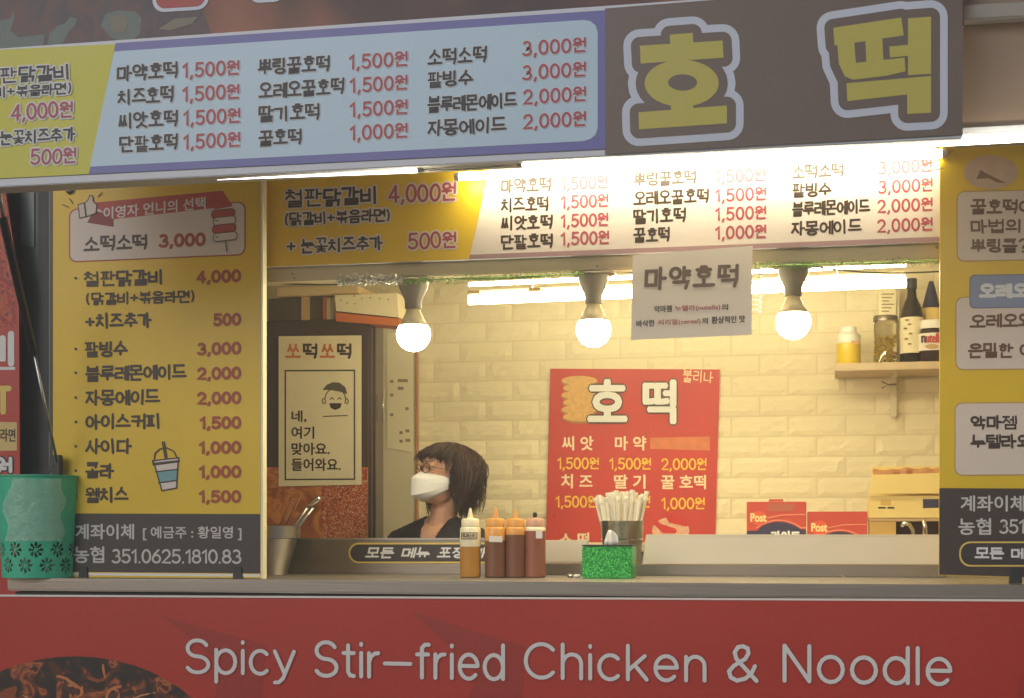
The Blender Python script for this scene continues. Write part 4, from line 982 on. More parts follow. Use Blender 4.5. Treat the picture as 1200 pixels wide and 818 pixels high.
# ================================================================== BACK WORKTOP AND BOXES
YX = .86
ZW = U(930, 637, YX).z
wt = thing('back_worktop', 'cream worktop along the brick wall behind the steel panel', 'worktop', (U(930, 640, YX).x, 1.1, .03))
fin('worktop_slab', boxbm(U(600, 640, YX).x, U(1230, 640, YX).x, .76, WY - .012, ZW - .03, ZW, .003), white_app, wt)
fin('worktop_base', boxbm(U(605, 640, YX).x, U(1225, 640, YX).x, .80, WY - .02, .031, ZW - .032), white_app, wt)
def cereal(x0, x1, ytop, Y, label, flap):
    t = thing('cereal_box', label, 'cereal box', (U((x0+x1)/2, 640, Y).x, Y + .03, ZW + .001), 'red cereal boxes in front of the brick wall')
    fin('box_body', boxbm(U(x0, 600, Y).x, U(x1, 600, Y).x, Y, Y + .07, ZW + .001, U((x0+x1)/2, ytop, Y).z, .0015), post_red, t)
    W_ = x1 - x0
    wave = [(x0+.4, ytop+38)] + [(x0 + .4 + (W_-.8)*k/12, ytop + 34 - 9*math.sin(math.pi*min(1, max(0, (k-2)/9)))**.8 - (0 if k < 3 else 1.5)) for k in range(13)] + [(x1-.4, ytop+48), (x0+.4, ytop+48)]
    flat('navy_wave', [wave], Y, .0006, post_navy, t)
    hl = [(x0 + W_*k/12, ytop + 32 - 9*math.sin(math.pi*min(1, max(0, (k-2)/9)))**.8 - 1.5) for k in range(2, 13)]
    lines('pale_swoosh', [(hl, False), ([(x0 + W_*.35, ytop+19), (x0+W_*.6, ytop+15.5), (x1-1.5, ytop+15)], False)], .7, mat('pale red print', (232, 140, 110), .5, var=0), Y, .001, t)
    flat('logo_oval', [ell(x0 + W_*.2, ytop+19, W_*.14, 8.5, 0, 360, 20)[:-1]], Y, .0012, mat('orange red print', (222, 92, 60), .5, var=0), t)
    gothic('Post', x0 + W_*.07, x0 + W_*.33, ytop+18.5, 9.5, mat('pale yellow print', (240, 216, 150), .5, var=0), Y, t, bold=.5, off=.002, sl=0)
    gothic('라이트', x0 + W_*.42, x0 + W_*.9, ytop+41, 13, ink_white, Y, t, bold=.8, off=.002, sl=0)
    if flap:
        fin('top_flap', boxbm(U(x0+26, 590, Y).x, U(x0+43, 590, Y).x, Y, Y + .004, U(900, ytop, Y).z + .0005, U(900, ytop-3, Y).z), post_red, t)
        flat('flap_patch', [rrect(x0+25, ytop+2, x0+56, ytop+11, 1, 0)], Y, .0006, mat('dull patch print', (178, 96, 74), .5, var=.05), t)
    return t
cereal(875, 944.5, 588, YX, 'taller red cereal box, left of its pair by the brick wall', True)
cereal(946, 1016.5, 599.5, YX + .01, 'shorter red cereal box beside the yellow carton', False)
# yellow carton on a small stand
YY = YX - .02
stn = thing('small_stand', 'tan and dark stand carrying the yellow carton', 'stand', (U(1060, 640, YY).x, YY + .05, ZW + .001))
zs = U(1060, 607.5, YY).z
fin('stand_top', boxbm(U(1018, 607, YY).x, U(1150, 607, YY).x, YY + .002, YY + .2, zs - .008, zs), cardboard, stn)
fin('stand_side', boxbm(U(1019, 607, YY).x, U(1050, 607, YY).x, YY + .004, YY + .2, ZW + .001, zs - .009), mat('tan board', (196, 158, 84), .6, var=.06), stn)
fin('stand_back', boxbm(U(1051, 607, YY).x, U(1149, 607, YY).x, YY + .12, YY + .19, ZW + .001, zs - .009), mat('dark recess', (84, 56, 40), .6, var=.1), stn)  # shade inside the stand's opening painted as dark brown
yc_ = thing('yellow_carton', 'open yellow carton stuffed with brown paper, right of cereal boxes', 'carton', (U(1070, 607, YY).x, YY + .08, zs + .001))
fin('carton_body', boxbm(U(1018, 600, YY).x, U(1150, 600, YY).x, YY, YY + .18, zs + .001, U(1070, 581, YY).z, .0015), box_yellow, yc_)
fin('carton_flap', prism([(1022, 556.5), (1150, 553), (1150, 578), (1018, 579)], YY - .012, .012, bev=.001), box_yellow, yc_)
fin('carton_back', boxbm(U(1022, 600, YY+.1).x, U(1150, 600, YY+.1).x, YY + .17, YY + .178, U(1070, 582, YY).z, U(1070, 546.5, YY+.17).z), box_yellow, yc_)
g = bmesh.new(); rg = random.Random(9); n = 16
zb_ = U(1070, 560, YY+.03).z
for j in range(2):
    pass
vs = []
for i in range(n + 1):
    x = U(1024, 560, YY).x + (U(1150, 560, YY).x - U(1024, 560, YY).x) * i / n
    zt2 = U(1070, 547.5 + rg.uniform(-.6, 3.0), YY + .05).z
    vs.append([g.verts.new((x, YY + .02, zb_ - .02)), g.verts.new((x, YY + .035 + rg.uniform(-.01, .01), zt2 - .01)), g.verts.new((x, YY + .06 + rg.uniform(-.015, .015), zt2)), g.verts.new((x, YY + .14, zt2 - .012))])
for p, q in zip(vs, vs[1:]):
    for k in range(3): g.faces.new((p[k], q[k], q[k+1], p[k+1]))
fin('brown_packing_paper', g, kraft, yc_)
gothic('SINCE 1978', 1030, 1048, 595.2, 2.6, ink_brown, YY, yc_, off=.0008, sl=0) if False else flat('small_print', [rrect(1029, 594, 1038, 596, .5, 0), rrect(1040, 594, 1048, 596, .5, 0)], YY, .0006, ink_brown, yc_)
flat('faint_mark', [rrect(1032, 586, 1044, 592, 1, 0)], YY, .0006, mat('faint ochre print', (206, 170, 84), .5, var=0), yc_)
flat('blue_label', [[(1081.5, 585), (1102, 584.8), (1102, 595), (1081.5, 595.5)]], YY, .0006, post_navy, yc_)
# tap
fa = thing('chrome_tap', 'small chrome tap in front of the dark recess', 'tap', U(1066, 626, YY - .03))
tp = [U(x, y, YY - .03) for x, y in ((1071, 634), (1070, 622), (1066, 615), (1060, 613), (1056, 617))]
fin('tap_spout', tubebm(tp, [.006, .006, .0065, .007, .006], 10), chrome, fa, smooth=True)
tp = [U(x, y, YY - .03) for x, y in ((1084, 634), (1084, 617), (1082, 609))]
fin('tap_lever', tubebm(tp, [.009, .008, .005], 10), chrome, fa, smooth=True)
# ================================================================== STEEL PANELS ON THE COUNTER
YQ = .40
riser = thing('steel_riser', 'low steel riser strip along the back of the counter', 'riser', (U(700, 675, YQ).x, YQ, ZC))
rx0, rx1 = U(331, 670, YQ).x, U(1109, 670, YQ).x
fin('riser_plate', boxbm(rx0, rx1, YQ, YQ + .15, ZC + .0008, U(700, 661.3, YQ).z, .002), steel_dk, riser)
for px in (878, 988, 461):
    u = U(px, 675.5, YQ); fin('rivet', tubebm([u, u + Vector((0, -.004, 0))], .0045, 10), chrome, riser)
zr = U(700, 661.3, YQ).z + .001
lp = thing('left_splash_panel', 'brown lit steel panel carrying the oval notice', 'steel panel', (U(490, 650, YQ).x, YQ + .02, zr))
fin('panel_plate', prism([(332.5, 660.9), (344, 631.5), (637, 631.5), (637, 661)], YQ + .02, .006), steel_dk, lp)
fin('top_fold', boxbm(U(345, 632, YQ+.02).x, U(637, 632, YQ+.02).x, YQ + .018, YQ + .045, U(500, 632.5, YQ+.02).z, U(500, 630.5, YQ+.02).z, .001), steel, lp)
nt_ = thing('oval_notice', 'dark oval notice with white lettering on the left steel panel', 'notice', U(490, 660, YQ + .017))
YV = YQ + .017
fin('notice_plate', prism(rrect(408.5, 636, 600, 660, 11.8, 0), YV, .0012), ink_gold, nt_)
flat('notice_field', [rrect(410.5, 638, 598, 658, 9.8, 0)], YV, .0005, charcoal, nt_)
text('모든 메뉴 포장 가능', 429, 588, 647.8, 13, ink_white, YV, nt_, r=.085, off=.001, wob=.02, hgap=.08, italic=.22, sl=0, space=.5)
cp = thing('cream_tray', 'small cream tray end between brown bottles and green tissue box', 'tray', (U(660, 650, YQ).x, YQ + .02, zr))
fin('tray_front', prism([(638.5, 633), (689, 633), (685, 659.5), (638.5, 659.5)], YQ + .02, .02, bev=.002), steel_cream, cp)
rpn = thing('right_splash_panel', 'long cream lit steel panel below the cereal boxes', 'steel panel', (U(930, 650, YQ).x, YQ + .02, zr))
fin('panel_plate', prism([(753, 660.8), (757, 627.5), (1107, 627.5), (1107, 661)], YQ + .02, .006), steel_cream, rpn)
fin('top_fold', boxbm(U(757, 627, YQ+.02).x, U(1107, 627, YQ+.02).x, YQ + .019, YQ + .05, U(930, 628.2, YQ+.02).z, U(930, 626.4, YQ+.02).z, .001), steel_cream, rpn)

# ================================================================== THINGS ON THE COUNTER
def mc(c): return 1 / F * ((Vector((c.x, c.y, 0)) - Vector((CAM.x, CAM.y, 0))).dot(FW))
# squeeze bottles
def squeeze(px, pyb, wpx, ytop, cap_y, lvl, ms, mp_, mc_, label, tipm=None, lab=None):
    c = onc(px, pyb); c.z = ZC + .0006; k = mc(c); r = wpx/2*k; c.y += r*.4
    hh = lambda y: (pyb - y) * k
    t = thing('squeeze_bottle', label, 'squeeze bottle', c, 'sauce squeeze bottles on the counter')
    fin('sauce_fill', lathe(c, [(r*.9, 0), (r, .003), (r, hh(lvl))], 26), ms, t, auto=40)
    fin('bottle_body', lathe(c, [(r, hh(lvl)+.0003), (r, hh(cap_y + 2.5)), (r*.9, hh(cap_y+.5)), (r*.78, hh(cap_y))], 26), mp_, t, auto=50)
    fin('screw_cap', lathe(c, [(r*.86, hh(cap_y)+.0003), (r*.86, hh(cap_y-8)), (r*.76, hh(cap_y-9.5)), (r*.3, hh(cap_y-10)), (r*.2, hh(ytop+6)), (r*.09, hh(ytop))], 22), mc_, t, auto=45)
    if tipm: fin('nozzle_plug', lathe(c, [(r*.2, hh(ytop+6)), (r*.22, hh(ytop+1)), (r*.1, hh(ytop-.5))], 10), tipm, t)
    return t, c, r, k
t, c, r, k = squeeze(550, 677, 24.5, 595.5, 617.5, 641, sauce_must, plastic_pale, plastic_pale, 'pale squeeze bottle of mustard sauce with a boxed label')
Yb = c.y - r - .0012
lines('label_frame', [([(541, 624.5), (559, 624.5), (559, 631.5), (541, 631.5)], True)], .5, ink_brown, Yb, 0, t)
gothic('허니머스타드', 542, 558, 628, 5, ink_brown, Yb, t, bold=.2, off=.0003, sl=0)
t, c, r, k = squeeze(579.5, 677, 25, 595, 617.5, 634, sauce_brown, plastic_orange, plastic_orange, 'brown sauce squeeze bottle nearest the mustard one, pale tag below its shoulder')
flat('white_tag', [[(573, 628), (588.5, 628.5), (588.5, 635.5), (573, 635)]], c.y - r - .0012, 0, paper, t)
t, c, r, k = squeeze(603, 677, 24.5, 597, 617.5, 627, sauce_brown, plastic_orange, plastic_orange, 'middle brown sauce squeeze bottle without any tag')
t, c, r, k = squeeze(626, 677, 25, 601, 617.5, 622.5, sauce_red, plastic_pale, mat('pinkish cap', (206, 158, 128), .4, var=.04), 'reddish sauce squeeze bottle with a dark plugged nozzle', tipm=black_pl)
flat('white_tag', [[(628, 622), (635.5, 622), (635.5, 631), (628, 631)]], c.y - r - .0012, 0, paper, t)
# tissue box
c = onc(711, 678); c.z = ZC + .0006; k = mc(c); W2 = 29.3*k; hB = 37.5*k
t = thing('tissue_box', 'sparkling green tissue box with one tissue sticking out', 'tissue box', c + Vector((0, .05, 0)))
fin('glitter_body', boxbm(c.x - W2, c.x + W2, c.y, c.y + .11, c.z, c.z + hB, .003), glit_green, t)
fin('black_edge', boxbm(c.x - W2 - .001, c.x + W2 + .001, c.y - .001, c.y + .111, c.z + hB + .0003, c.z + hB + .004, .001), dark_metal, t)
g = bmesh.new(); ux = U(716.5, 640, c.y + .05).x; zb = c.z + hB + .004; n = 9; rows = []
prof = [(0, -8, 8), (5, -8.5, 8.2), (10, -7.6, 7.4), (14, -6.4, 4.6), (17.5, -5, 0)]
for hh_, a_, b_ in prof:
    rows.append([g.verts.new((ux + (a_ + (b_-a_)*i/n)*k, c.y + .05 + .012*math.sin(i*1.1 + hh_*.1) + .0006*hh_, zb + hh_*k)) for i in range(n+1)])
for p, q in zip(rows, rows[1:]):
    for i in range(n): g.faces.new((p[i], p[i+1], q[i+1], q[i]))
tis = fin('tissue', g, leak(mat('white tissue', (244, 240, 228), .8, var=.02), .2, None), t, smooth=True)
md = tis.modifiers.new('s', 'SOLIDIFY'); md.thickness = .001
# steel cup with wrapped straws
c = onc(727, 673.5); c.z = ZC + .0006; k = mc(c); c.y += .04
t = thing('steel_cup', 'steel cup full of wrapped straws behind the green box', 'cup', c)
r = 25.5*k; Ht = 63*k
fin('cup_wall', lathe(c, [(r*.86, 0), (r*.88, .003), (r*.9, Ht*.5), (r*.93, Ht*.62), (r*.96, Ht*.64), (r, Ht*.98), (r*1.03, Ht), (r*.97, Ht), (r*.93, Ht*.97), (r*.84, .01)], 36, cap=False), steel, t, auto=30)
fin('cup_bottom', lathe(c, [(r*.85, .002), (r*.85, .008)], 30), steel, t)
fin('bright_band', lathe(c, [(r*.975, Ht*.64), (r*.98, Ht*.67)], 36, cap=False), chrome, t)
rnd = random.Random(12)
g0 = None
for i in range(46):
    a_ = rnd.uniform(0, 2*math.pi); rr = r*.8*math.sqrt(rnd.random())
    base = c + Vector((math.cos(a_)*rr*.55, math.sin(a_)*rr*.55, .012)); L = (89 + rnd.uniform(-7, 7))*k
    lean = Vector((math.cos(a_)*rr*.42 + rnd.uniform(-.002, .002), math.sin(a_)*rr*.42, 1)); lean.x = math.cos(a_)*rr/r*.30 + rnd.uniform(-.03, .03); lean.y = math.sin(a_)*rr/r*.22
    lean.normalize()
    if g0 is None:
        g0 = tubebm([(0, 0, 0), (0, 0, .17), (0, 0, .202), (0, 0, .2075), (.0005, 0, .215)], [.0052, .0052, .0058, .0078, .0082], 8)
        me0 = bpy.data.meshes.new('wrapped_straw'); g0.to_mesh(me0); me0.materials.append(straw_m); g0.free()
    o = bpy.data.objects.new('wrapped_straw', me0); COL.objects.link(o); o.location = base
    o.rotation_mode = 'QUATERNION'; o.rotation_quaternion = Vector((0, 0, 1)).rotation_difference(lean); o.scale = (1, 1, L/.215)
    tag(o, 'white paper wrapped straw standing in the steel cup', 'straw', 'wrapped straws in the steel cup')
# small clips lying beside the tissue box
for px, py, m, lb, dd in ((672, 674, black_pl, 'tiny dark clip lying left of the green tissue box', 0), (668, 677, chrome, 'tiny silver clip in front of the dark one by the tissue box', 1), (676, 677.3, cap_white, 'tiny white clip lying against the green tissue box', 2)):
    c = onc(px, py); k = mc(c); c.z = ZC + .0006
    g = boxbm(c.x - 4*k, c.x + 4*k, c.y, c.y + .012, c.z, c.z + (7 if dd == 0 else 4)*k, .0025)
    tag(fin('small_clip', g, m, smooth=True), lb, 'clip')
# steel bucket with tongs and sticks
c = onc(313, 674); c.z = ZC + .0006; k = mc(c); c.y += .03
t = thing('utensil_bucket', 'tapered steel bucket of utensils behind the yellow board edge', 'bucket', c)
r1, r0 = 35.5*k, 19*k; Hb = 57*k
fin('bucket_wall', lathe(c, [(r0, 0), (r0*1.02, .002), (r1*.88, Hb*.74), (r1*.97, Hb*.76), (r1*.99, Hb), (r1*1.02, Hb + .002), (r1*.94, Hb), (r1*.84, Hb*.74), (r0*.95, .008)], 36, cap=False), steel, t, auto=30)
fin('bucket_bottom', lathe(c, [(r0*.99, .001), (r0*.99, .006)], 30), steel, t)
def rodto(name, label, cat, p0, p1, r_, m, n=8, flatx=None):
    base = U(*p0, c.y); tip = U(*p1, c.y + .02)
    g = tubebm([base, base.lerp(tip, .5), tip], [r_*.9, r_, r_*.8], n)
    return tag(fin(name, g, m, smooth=True), label, cat)
rodto('wooden_stick', 'reddish wooden stick at the bucket rim by the board', 'stick', (312, 650), (343, 584), .0045, wood_red)
rodto('wooden_stick', 'reddish wooden stick nearer the tongs in the bucket', 'stick', (318, 655), (352, 581), .0045, wood_red)
tg = thing('steel_tongs', 'steel tongs leaning out of the utensil bucket', 'tongs', U(330, 650, c.y))
for dx in (0, 5):
    p, q = U(322 + dx*.3, 650, c.y + .005), U(362 + dx, 592 + dx*.6, c.y + .02)
    fin('tong_arm', tubebm([p, p.lerp(q, .5), q], [.004, .005, .0055], 8), steel, tg, smooth=True)
p, q = U(361, 594, c.y + .018), U(375, 583, c.y + .02)
fin('tong_head', tubebm([p, p.lerp(q, .35), p.lerp(q, .8), q], [.005, .009, .0095, .007], 10), chrome, tg, smooth=True)
p = U(363, 592, c.y + .0); fin('tong_pin', tubebm([p, p + Vector((0, -.006, 0))], .004, 10), chrome, tg)

# green basket with film-wrapped things
c = Vector((U(45, 680, -.13).x, -.125, ZC + .0006)); k = PX(45, -.13)
bs = thing('plastic_basket', 'turquoise green flower cut basket on the counter corner', 'basket', c)
rT, rB, Hh = 43.5*k, 38*k, 108*k
g = bmesh.new(); NA, NZ = 240, 110
def holed(u_, v_):
    """cut-out flowers in the lower part of the basket wall"""
    if not (.045 < v_ < .40): return False
    per = rT*2*math.pi / 11; best = None
    for row, (vz, off) in enumerate(((.125, 0), (.275, .5))):
        q = (u_*11 + off); fx = (q - math.floor(q) - .5)*per; fz_ = (v_ - vz)*Hh
        d = math.hypot(fx, fz_); R_ = .0235
        if d < R_ and d > .005:
            an = math.atan2(fz_, fx); lobe = abs(math.cos(an*4))
            if lobe > .5 and d < R_*(.62 + .38*lobe): return True
    return False
grid = []
for j in range(NZ+1):
    v_ = j/NZ; r_ = rB + (rT-rB)*v_; grid.append([g.verts.new((c.x + r_*math.cos(2*math.pi*i/NA), c.y + r_*math.sin(2*math.pi*i/NA), c.z + v_*Hh)) for i in range(NA)])
for j in range(NZ):
    for i in range(NA):
        if not holed((i+.5)/NA, (j+.5)/NZ): g.faces.new((grid[j][i], grid[j][(i+1) % NA], grid[j+1][(i+1) % NA], grid[j+1][i]))
bw = put_raw(g, 'basket_wall', green_pl, bs)
md = bw.modifiers.new('s', 'SOLIDIFY'); md.thickness = .0022
fin('basket_rim', lathe(c, [(rT*.985, Hh - .004), (rT*1.03, Hh - .003), (rT*1.03, Hh + .001), (rT*.985, Hh + .001)], 60, cap=False), green_pl, bs)
fin('basket_floor', lathe(c, [(rB*.98, .001), (rB*.98, .004)], 50), green_pl, bs)
# packets inside
rg = random.Random(4)
inner = mat('green tinted packets', (150, 196, 170), .35, var=.25, scale=25)
for i in range(7):
    a_ = i*2.4; rr = rT*.45*((i % 3)/2); cc = c + Vector((math.cos(a_)*rr, math.sin(a_)*rr, .005))
    g = boxbm(-.028, .028, -.01, .01, 0, Hh*rg.uniform(.78, .93), .006)
    bmesh.ops.rotate(g, verts=g.verts, matrix=Matrix.Rotation(a_, 3, 'Z') @ Matrix.Rotation(rg.uniform(-.08, .08), 3, 'Y')); bmesh.ops.translate(g, verts=g.verts, vec=cc)
    tag(fin('wrapped_packet', g, inner), 'pale film wrapped packet standing in the green basket', 'packet', 'packets in the green basket')
# crumpled clear bag lining the inside of the basket and swelling over its front
g = bmesh.new(); rows = []
for j in range(26):
    v_ = .36 + .60*j/25; row = []
    for i in range(64):
        a_ = R(-170) + R(160)*i/63; r_ = (rB + (rT-rB)*v_) + .0035 + .004*abs(noise.noise(Vector((i*.13, j*.32, 1)))) - .005*abs(noise.noise(Vector((i*.35 + j*.2, j*.6, 5))))
        row.append(g.verts.new((c.x + r_*math.cos(a_), c.y + r_*math.sin(a_), c.z + v_*Hh)))
    rows.append(row)
for j in range(25):
    for i in range(63):
        if 20 + 3*math.sin(j*.35) + j*.2 < i < 56 + 2*math.sin(j*.5): g.faces.new((rows[j][i], rows[j][i+1], rows[j+1][i+1], rows[j+1][i]))
film_o = put_raw(g, 'clear_film', film, bs)
for p_ in film_o.data.polygons: p_.use_smooth = True

# ================================================================== THE WOMAN
def capsule(bm, p0, p1, r0, r1, n=6, sq=None):
    p0, p1 = Vector(p0), Vector(p1)
    for i in range(n + 1):
        s = i/n; c_ = p0.lerp(p1, s); r_ = r0 + (r1-r0)*s
        M = Matrix.Translation(c_) @ Matrix.Diagonal((r_, r_*(sq or 1), r_, 1))
        bmesh.ops.create_icosphere(bm, subdivisions=2, radius=1, matrix=M)
def ball(bm, c_, r_): bmesh.ops.create_icosphere(bm, subdivisions=3, radius=1, matrix=Matrix.Translation(c_) @ Matrix.Diagonal((*r_, 1)))
def remesh(bm, vox, sm=4):
    me = bpy.data.meshes.new('tmp'); bm.to_mesh(me); bm.free(); o = bpy.data.objects.new('tmp', me); COL.objects.link(o)
    md = o.modifiers.new('r', 'REMESH'); md.mode = 'VOXEL'; md.voxel_size = vox
    m2 = o.modifiers.new('s', 'SMOOTH'); m2.iterations = sm; m2.factor = .5
    bpy.context.view_layer.update()
    out = bpy.data.meshes.new_from_object(o.evaluated_get(bpy.context.evaluated_depsgraph_get()))
    bpy.data.objects.remove(o); bpy.data.meshes.remove(me); return out
YPn = .62
hc = U(522, 557, YPn)                       # centre of the head
tb_yaw = R(-20)                             # torso turned to its right (picture left)
base = Vector((U(512, 600, YPn).x, YPn + .02, .03))
wm = thing('person', 'woman in black V-neck top, white mask and glasses looking left', 'person', base)
Rb = Matrix.Translation(base) @ Matrix.Rotation(tb_yaw, 4, 'Z')
Rb_inv = Rb.inverted()
hl = Rb_inv @ hc                            # head centre in body space
zs_ = hc.z - base.z                         # head-centre height above the floor
SHZ = zs_ - .205                            # shoulder height
def body_parts(bm, grow=0, sleeves=False, skinparts=True):
    g_ = grow
    # torso (front is -y)
    for z, rx, ry, yo in ((SHZ-.03, .125, .075, .01), (SHZ-.09, .145, .095, 0), (SHZ-.16, .145, .105, -.005), (SHZ-.25, .13, .1, 0), (SHZ-.36, .13, .095, 0), (SHZ-.46, .15, .105, .005), (SHZ-.55, .16, .12, .01)):
        ball(bm, (0, yo, z), (rx+g_, ry+g_, .085+g_))
    for s in (-1, 1):
        ball(bm, (s*.07, -.07, SHZ-.16), (.058+g_, .05+g_, .055+g_))
        capsule(bm, (s*.04, .015, SHZ+.035), (s*.165, .01, SHZ-.02), .035+g_, .042+g_, 6)
        capsule(bm, (s*.168, .01, SHZ-.03), (s*.2, .02, SHZ-.28), .043+g_, .036+g_, 7)
        if sleeves: continue
    if skinparts:
        capsule(bm, (0, .015, SHZ+.0), (hl.x*.8, .01 + hl.y*.5, SHZ+.13), .052, .045, 6)
        for s in (-1, 1):
            capsule(bm, (s*.2, .02, SHZ-.28), (s*.15, -.19, SHZ-.34), .034, .023, 8)
            hb = Vector((s*.145, -.215, SHZ-.345))
            ball(bm, hb + Vector((0, -.02, 0)), (.034, .045, .014))
            for q in range(4):
                fx = hb.x + (-.027 + q*.018); L = (.062, .072, .068, .055)[q]
                capsule(bm, (fx, hb.y - .055, hb.z), (fx, hb.y - .055 - L*.5, hb.z - .006), .0085, .008, 4); capsule(bm, (fx, hb.y - .055 - L*.5, hb.z - .006), (fx, hb.y - .05 - L*.9, hb.z - .026), .008, .007, 4)
            capsule(bm, (hb.x - s*.025, hb.y - .01, hb.z), (hb.x - s*.052, hb.y - .055, hb.z - .012), .0105, .0085, 5)
            capsule(bm, (s*.075, .01, SHZ-.58), (s*.085, 0, .44), .078, .05, 8); capsule(bm, (s*.085, 0, .44), (s*.085, .02, .07), .05, .034, 8)
            capsule(bm, (s*.085, .03, .035), (s*.09, -.12, .028), .034, .026, 6)
# head, in head space: face towards -y
HY = R(-46)
Rh = Matrix.Translation(hl) @ Matrix.Rotation(HY - tb_yaw, 4, 'Z') @ Matrix.Rotation(R(-7), 4, 'X') @ Matrix.Scale(.915, 4)
def headshape():
    b_ = bmesh.new()
    ball(b_, (0, .012, .03), (.074, .092, .085)); ball(b_, (0, -.022, -.035), (.058, .068, .078)); ball(b_, (0, -.06, -.088), (.026, .024, .022))
    ball(b_, (0, -.03, -.07), (.047, .05, .04)); ball(b_, (0, -.068, .035), (.05, .022, .03))
    for s in (-1, 1):
        ball(b_, (s*.034, -.062, -.022), (.022, .018, .018)); ball(b_, (s*.072, .012, -.01), (.008, .017, .03)); ball(b_, (s*.03, -.082, .022), (.02, .009, .006))
    capsule(b_, (0, -.084, .012), (0, -.102, -.028), .007, .010, 4)
    for s in (-1, 1): ball(b_, (s*.011, -.1, -.03), (.008, .009, .007))
    ball(b_, (0, -.09, -.055), (.022, .009, .005)); ball(b_, (0, -.088, -.064), (.019, .009, .006))
    return b_
b = bmesh.new(); body_parts(b)
hb_ = headshape(); hb_.transform(Rh); tm = bpy.data.meshes.new('t'); hb_.to_mesh(tm); hb_.free(); b.from_mesh(tm)
me = remesh(b, .0042, 3); me.transform(Rb); put('body', me, skin, wm, smooth=True)
# top: torso shell with a V cut
b = bmesh.new(); body_parts(b, .007, skinparts=False)
me = remesh(b, .0042, 5)
b = bmesh.new(); b.from_mesh(me)
dele = []
for f in b.faces:
    q = f.calc_center_median()
    if math.hypot(q.x, q.y - .012) < .058 and q.z > SHZ + .02: dele.append(f)
    elif q.y < 0 and q.z > SHZ - .105 and abs(q.x) < (q.z - (SHZ - .105)) * .30 + .001: dele.append(f)
    elif q.z < SHZ - .60: dele.append(f)
bmesh.ops.delete(b, geom=dele, context='FACES'); b.to_mesh(me); b.free(); me.transform(Rb)
tp_ = put('black_top', me, cloth_bk, wm, smooth=True); md = tp_.modifiers.new('s', 'SOLIDIFY'); md.thickness = .004
b = bmesh.new()
for s in (-1, 1): capsule(b, (s*.078, .01, SHZ-.56), (s*.088, 0, .44), .088, .062, 8); capsule(b, (s*.088, 0, .44), (s*.088, .02, .09), .062, .048, 8)
me = remesh(b, .008, 3); me.transform(Rb); put('trousers', me, cloth_bk, wm, smooth=True)
RW = Rb @ Rh
# eyes
white_eye = mat('eye white', (232, 224, 214), .2, var=0); iris = mat('dark iris', (30, 18, 14), .15, var=0)
for s in (-1, 1):
    b = bmesh.new(); ball(b, (s*.029, -.0755, .014), (.012, .0105, .0042)); b.transform(RW); e = fin('eye', b, white_eye, wm, smooth=True)
    b = bmesh.new(); ball(b, (s*.029, -.083, .014), (.0056, .0045, .0042)); b.transform(RW); fin('iris', b, iris, e, smooth=True)
    b = bmesh.new(); capsule(b, (s*.015, -.0875, .0205), (s*.044, -.078, .0195), .0018, .0016, 6); b.transform(RW); fin('eyelash_line', b, hair_m, e)
    b = bmesh.new(); capsule(b, (s*.014, -.0905, .037), (s*.046, -.078, .039), .0024, .0014, 6); b.transform(RW); fin('eyebrow', b, hair_m, wm)
# glasses
gm = mat('thin brown frame', (120, 82, 56), .3, .4, var=0)
g = bmesh.new()
for s in (-1, 1):
    tubebm([RW @ Vector((s*.032 + .0225*math.cos(R(a_)), -.100 + .007*abs(math.cos(R(a_)))*(1 if s*math.cos(R(a_)) > 0 else 0), 0.011 + .0165*math.sin(R(a_)))) for a_ in range(0, 361, 20)], .0012, 6, g, cap=False)
    tubebm([RW @ Vector(p) for p in ((s*.054, -.094, .014), (s*.07, -.06, .014), (s*.079, .0, .01), (s*.078, .02, -.003))], .0014, 6, g)
tubebm([RW @ Vector(p) for p in ((-.0095, -.1, .014), (0, -.104, .017), (.0095, -.1, .014))], .0014, 6, g)
fin('glasses', g, gm, wm, smooth=True)
# mask
g = bmesh.new(); rows = []
NR, NC = 12, 24
for j in range(NR + 1):
    v_ = j/NR; row = []
    zc_ = -.002 - .105*v_
    fwd = .104 + .030*v_/.25 if v_ < .25 else (.134 - .004*(v_-.25)/.6 if v_ < .84 else .130 - .30*(v_-.84))
    for i in range(NC + 1):
        s = -1 + 2*i/NC; wd = .0705 - .012*abs(v_ - .4)
        x = wd*math.sin(s*math.pi/2*.98); dep = fwd - (fwd - .012)*(abs(s)**1.45)
        z = zc_*(1 - abs(s)**1.4*.68) - .016*abs(s)**1.4
        row.append(g.verts.new((x, -dep, z + .0012*math.sin(j*2.6 + i*.3))))
    rows.append(row)
for p, q in zip(rows, rows[1:]):
    for i in range(NC): g.faces.new((p[i], p[i+1], q[i+1], q[i]))
g.transform(RW); mk = fin('face_mask', g, mask_m, wm, auto=16); md = mk.modifiers.new('s', 'SOLIDIFY'); md.thickness = .0015; md.offset = 1
for s in (-1, 1):
    lp_ = [RW @ Vector(p) for p in ((s*.066, -.02, -.008), (s*.077, .004, .012), (s*.082, .026, .008), (s*.08, .026, -.016), (s*.074, .0, -.035), (s*.066, -.018, -.04))]
    fin('ear_loop', tubebm(lp_, .0012, 6), mask_m, mk, smooth=True)
# necklace with pendant
nk = [Rb @ Vector((x, y, SHZ + z)) for x, y, z in ((-.05, .0, .035), (-.045, -.04, .015), (-.026, -.072, -.03), (0, -.092, -.062), (.026, -.072, -.03), (.045, -.04, .015), (.05, 0, .035))]
pg_ = bmesh.new(); tubebm(nk, .0009, 5, pg_); bmesh.ops.create_icosphere(pg_, subdivisions=2, radius=.005, matrix=Matrix.Translation(nk[3] + Vector((0, -.003, -.004))))
fin('necklace', pg_, ink_gold, wm)
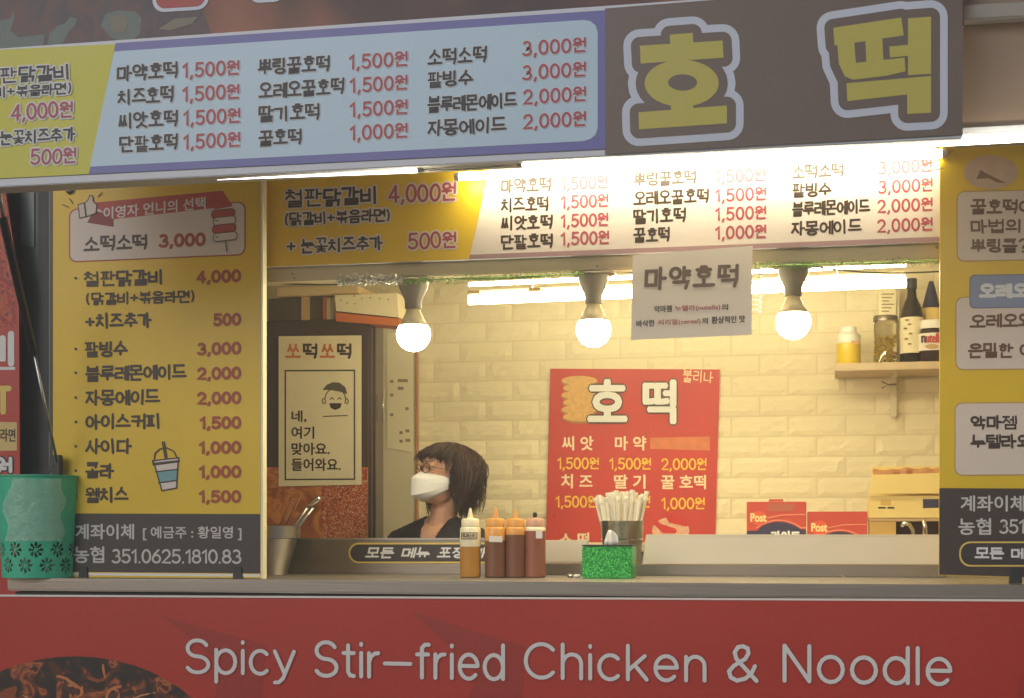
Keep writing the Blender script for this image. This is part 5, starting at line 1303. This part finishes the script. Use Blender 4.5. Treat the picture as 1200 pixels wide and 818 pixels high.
# hair: cap and wavy locks
b = bmesh.new(); ball(b, (0, .012, .038), (.081, .086, .087)); ball(b, (0, .036, -.03), (.070, .050, .080))
for s in (-1, 1): ball(b, (s*.06, .03, -.03), (.028, .045, .07))
me = remesh(b, .005, 3)
b = bmesh.new(); b.from_mesh(me); dl = [f for f in b.faces if (lambda q: q.y < -.03 and q.z < .06 - .25*max(0, -q.y - .05)) or (q.y < -.012 and q.z < .02)(f.calc_center_median())]
bmesh.ops.delete(b, geom=dl, context='FACES')
rnd = random.Random(21)
def lock(path, w_):
    n = len(path)
    tubebm(path, [w_*(.6 + .6*math.sin(math.pi*min(1, .25 + i/n*.9)))*(.25 if i == n-1 else 1) for i in range(n)], 3, b, cap=False)
for i in range(3600):
    a_ = rnd.uniform(0, 2*math.pi); el = math.asin(rnd.uniform(.05, 1)) if rnd.random() < .9 else 1.4
    # root on the crown; the front (a around -90 deg) makes the fringe
    d = Vector((math.cos(a_)*math.cos(el), math.sin(a_)*math.cos(el), math.sin(el)))
    root = Vector((0, .014, .035)) + Vector((d.x*.082, d.y*.082, d.z*.087))
    front = d.y < -.35
    az = math.atan2(d.y, d.x)
    ln = rnd.uniform(.028, .05) if front and abs(d.x) < .75 else rnd.choice((rnd.uniform(.07, .13), rnd.uniform(.13, .20)))
    if front and i % 5 < 2: continue
    path = [root]; p = root.copy(); seg = 9; ph = 3*math.sin(az*3) + rnd.uniform(0, 1.6); wv = rnd.uniform(.004, .012) * (1.6 if rnd.random() < .06 else 1)
    tot = ln + (math.pi/2 - (math.pi/2 - el))*.09*.9
    for s in range(1, seg + 1):
        q = p - Vector((0, .014, .035)); q2 = Vector((q.x/.082, q.y/.082, q.z/.087))
        if p.z > .02: tang = Vector((q.x, q.y, 0)).normalized() * max(.0, q2.z) + Vector((0, 0, -1)) * (1.05 - max(0, q2.z)*.75)
        else: tang = Vector((0, 0, -1)) + Vector((q.x, q.y, 0)).normalized()*.10*math.sin(s + ph)
        p = p + tang.normalized() * tot/seg
        q = p - Vector((0, .014, .035)); hr = math.hypot(q.x/.083, q.y/.083)
        mn_ = math.sqrt(max(0, 1 - (q.z/.093)**2)) if q.z > 0 else 1.0 - max(0, -q.z - .02)*2.6 + .05*math.sin(az*5)
        if hr < mn_ and not (front and q.z < .02): p.x = q.x/hr*mn_ if hr > 1e-3 else q.x; p.y = .014 + (q.y/hr*mn_ if hr > 1e-3 else q.y)
        if front and p.z < .022 + (i % 9)*.0045: break
        out_ = Vector((q.x, q.y, 0)).normalized()*wv*math.sin(s*1.1 + ph) + Vector((-q.y, q.x, 0)).normalized()*wv*math.cos(s*.9 + ph)
        if p.y < -.022 + .03*max(0, -p.z)*4 and p.z < .045 - (.055 if i % 6 == 0 and abs(p.x) > .045 and p.y > -.06 else (i % 4)*.004) and not (front and abs(p.x) < .05): break
        path.append(p + out_)
    if len(path) > 3: lock(path, rnd.uniform(.0007, .0019))
b.transform(RW); b.to_mesh(me); b.free()
put('hair', me, hair_m, wm, smooth=True)

# ================================================================== thin haze volume, added for lens glare and lifted blacks
hz = bpy.data.materials.new('added haze'); hz.use_nodes = True
n = hz.node_tree.nodes; n.remove(n['Principled BSDF']); pv = n.new('ShaderNodeVolumePrincipled')
pv.inputs['Color'].default_value = (.95, .93, .9, 1); pv.inputs['Density'].default_value = HAZE; pv.inputs['Anisotropy'].default_value = .3
hz.node_tree.links.new(pv.outputs[0], n['Material Output'].inputs['Volume'])
ho_ = fin('haze', boxbm(-13.5, 13.5, -13.5, 13.5, -1.1, 3.6), hz); ho_['kind'] = 'stuff'
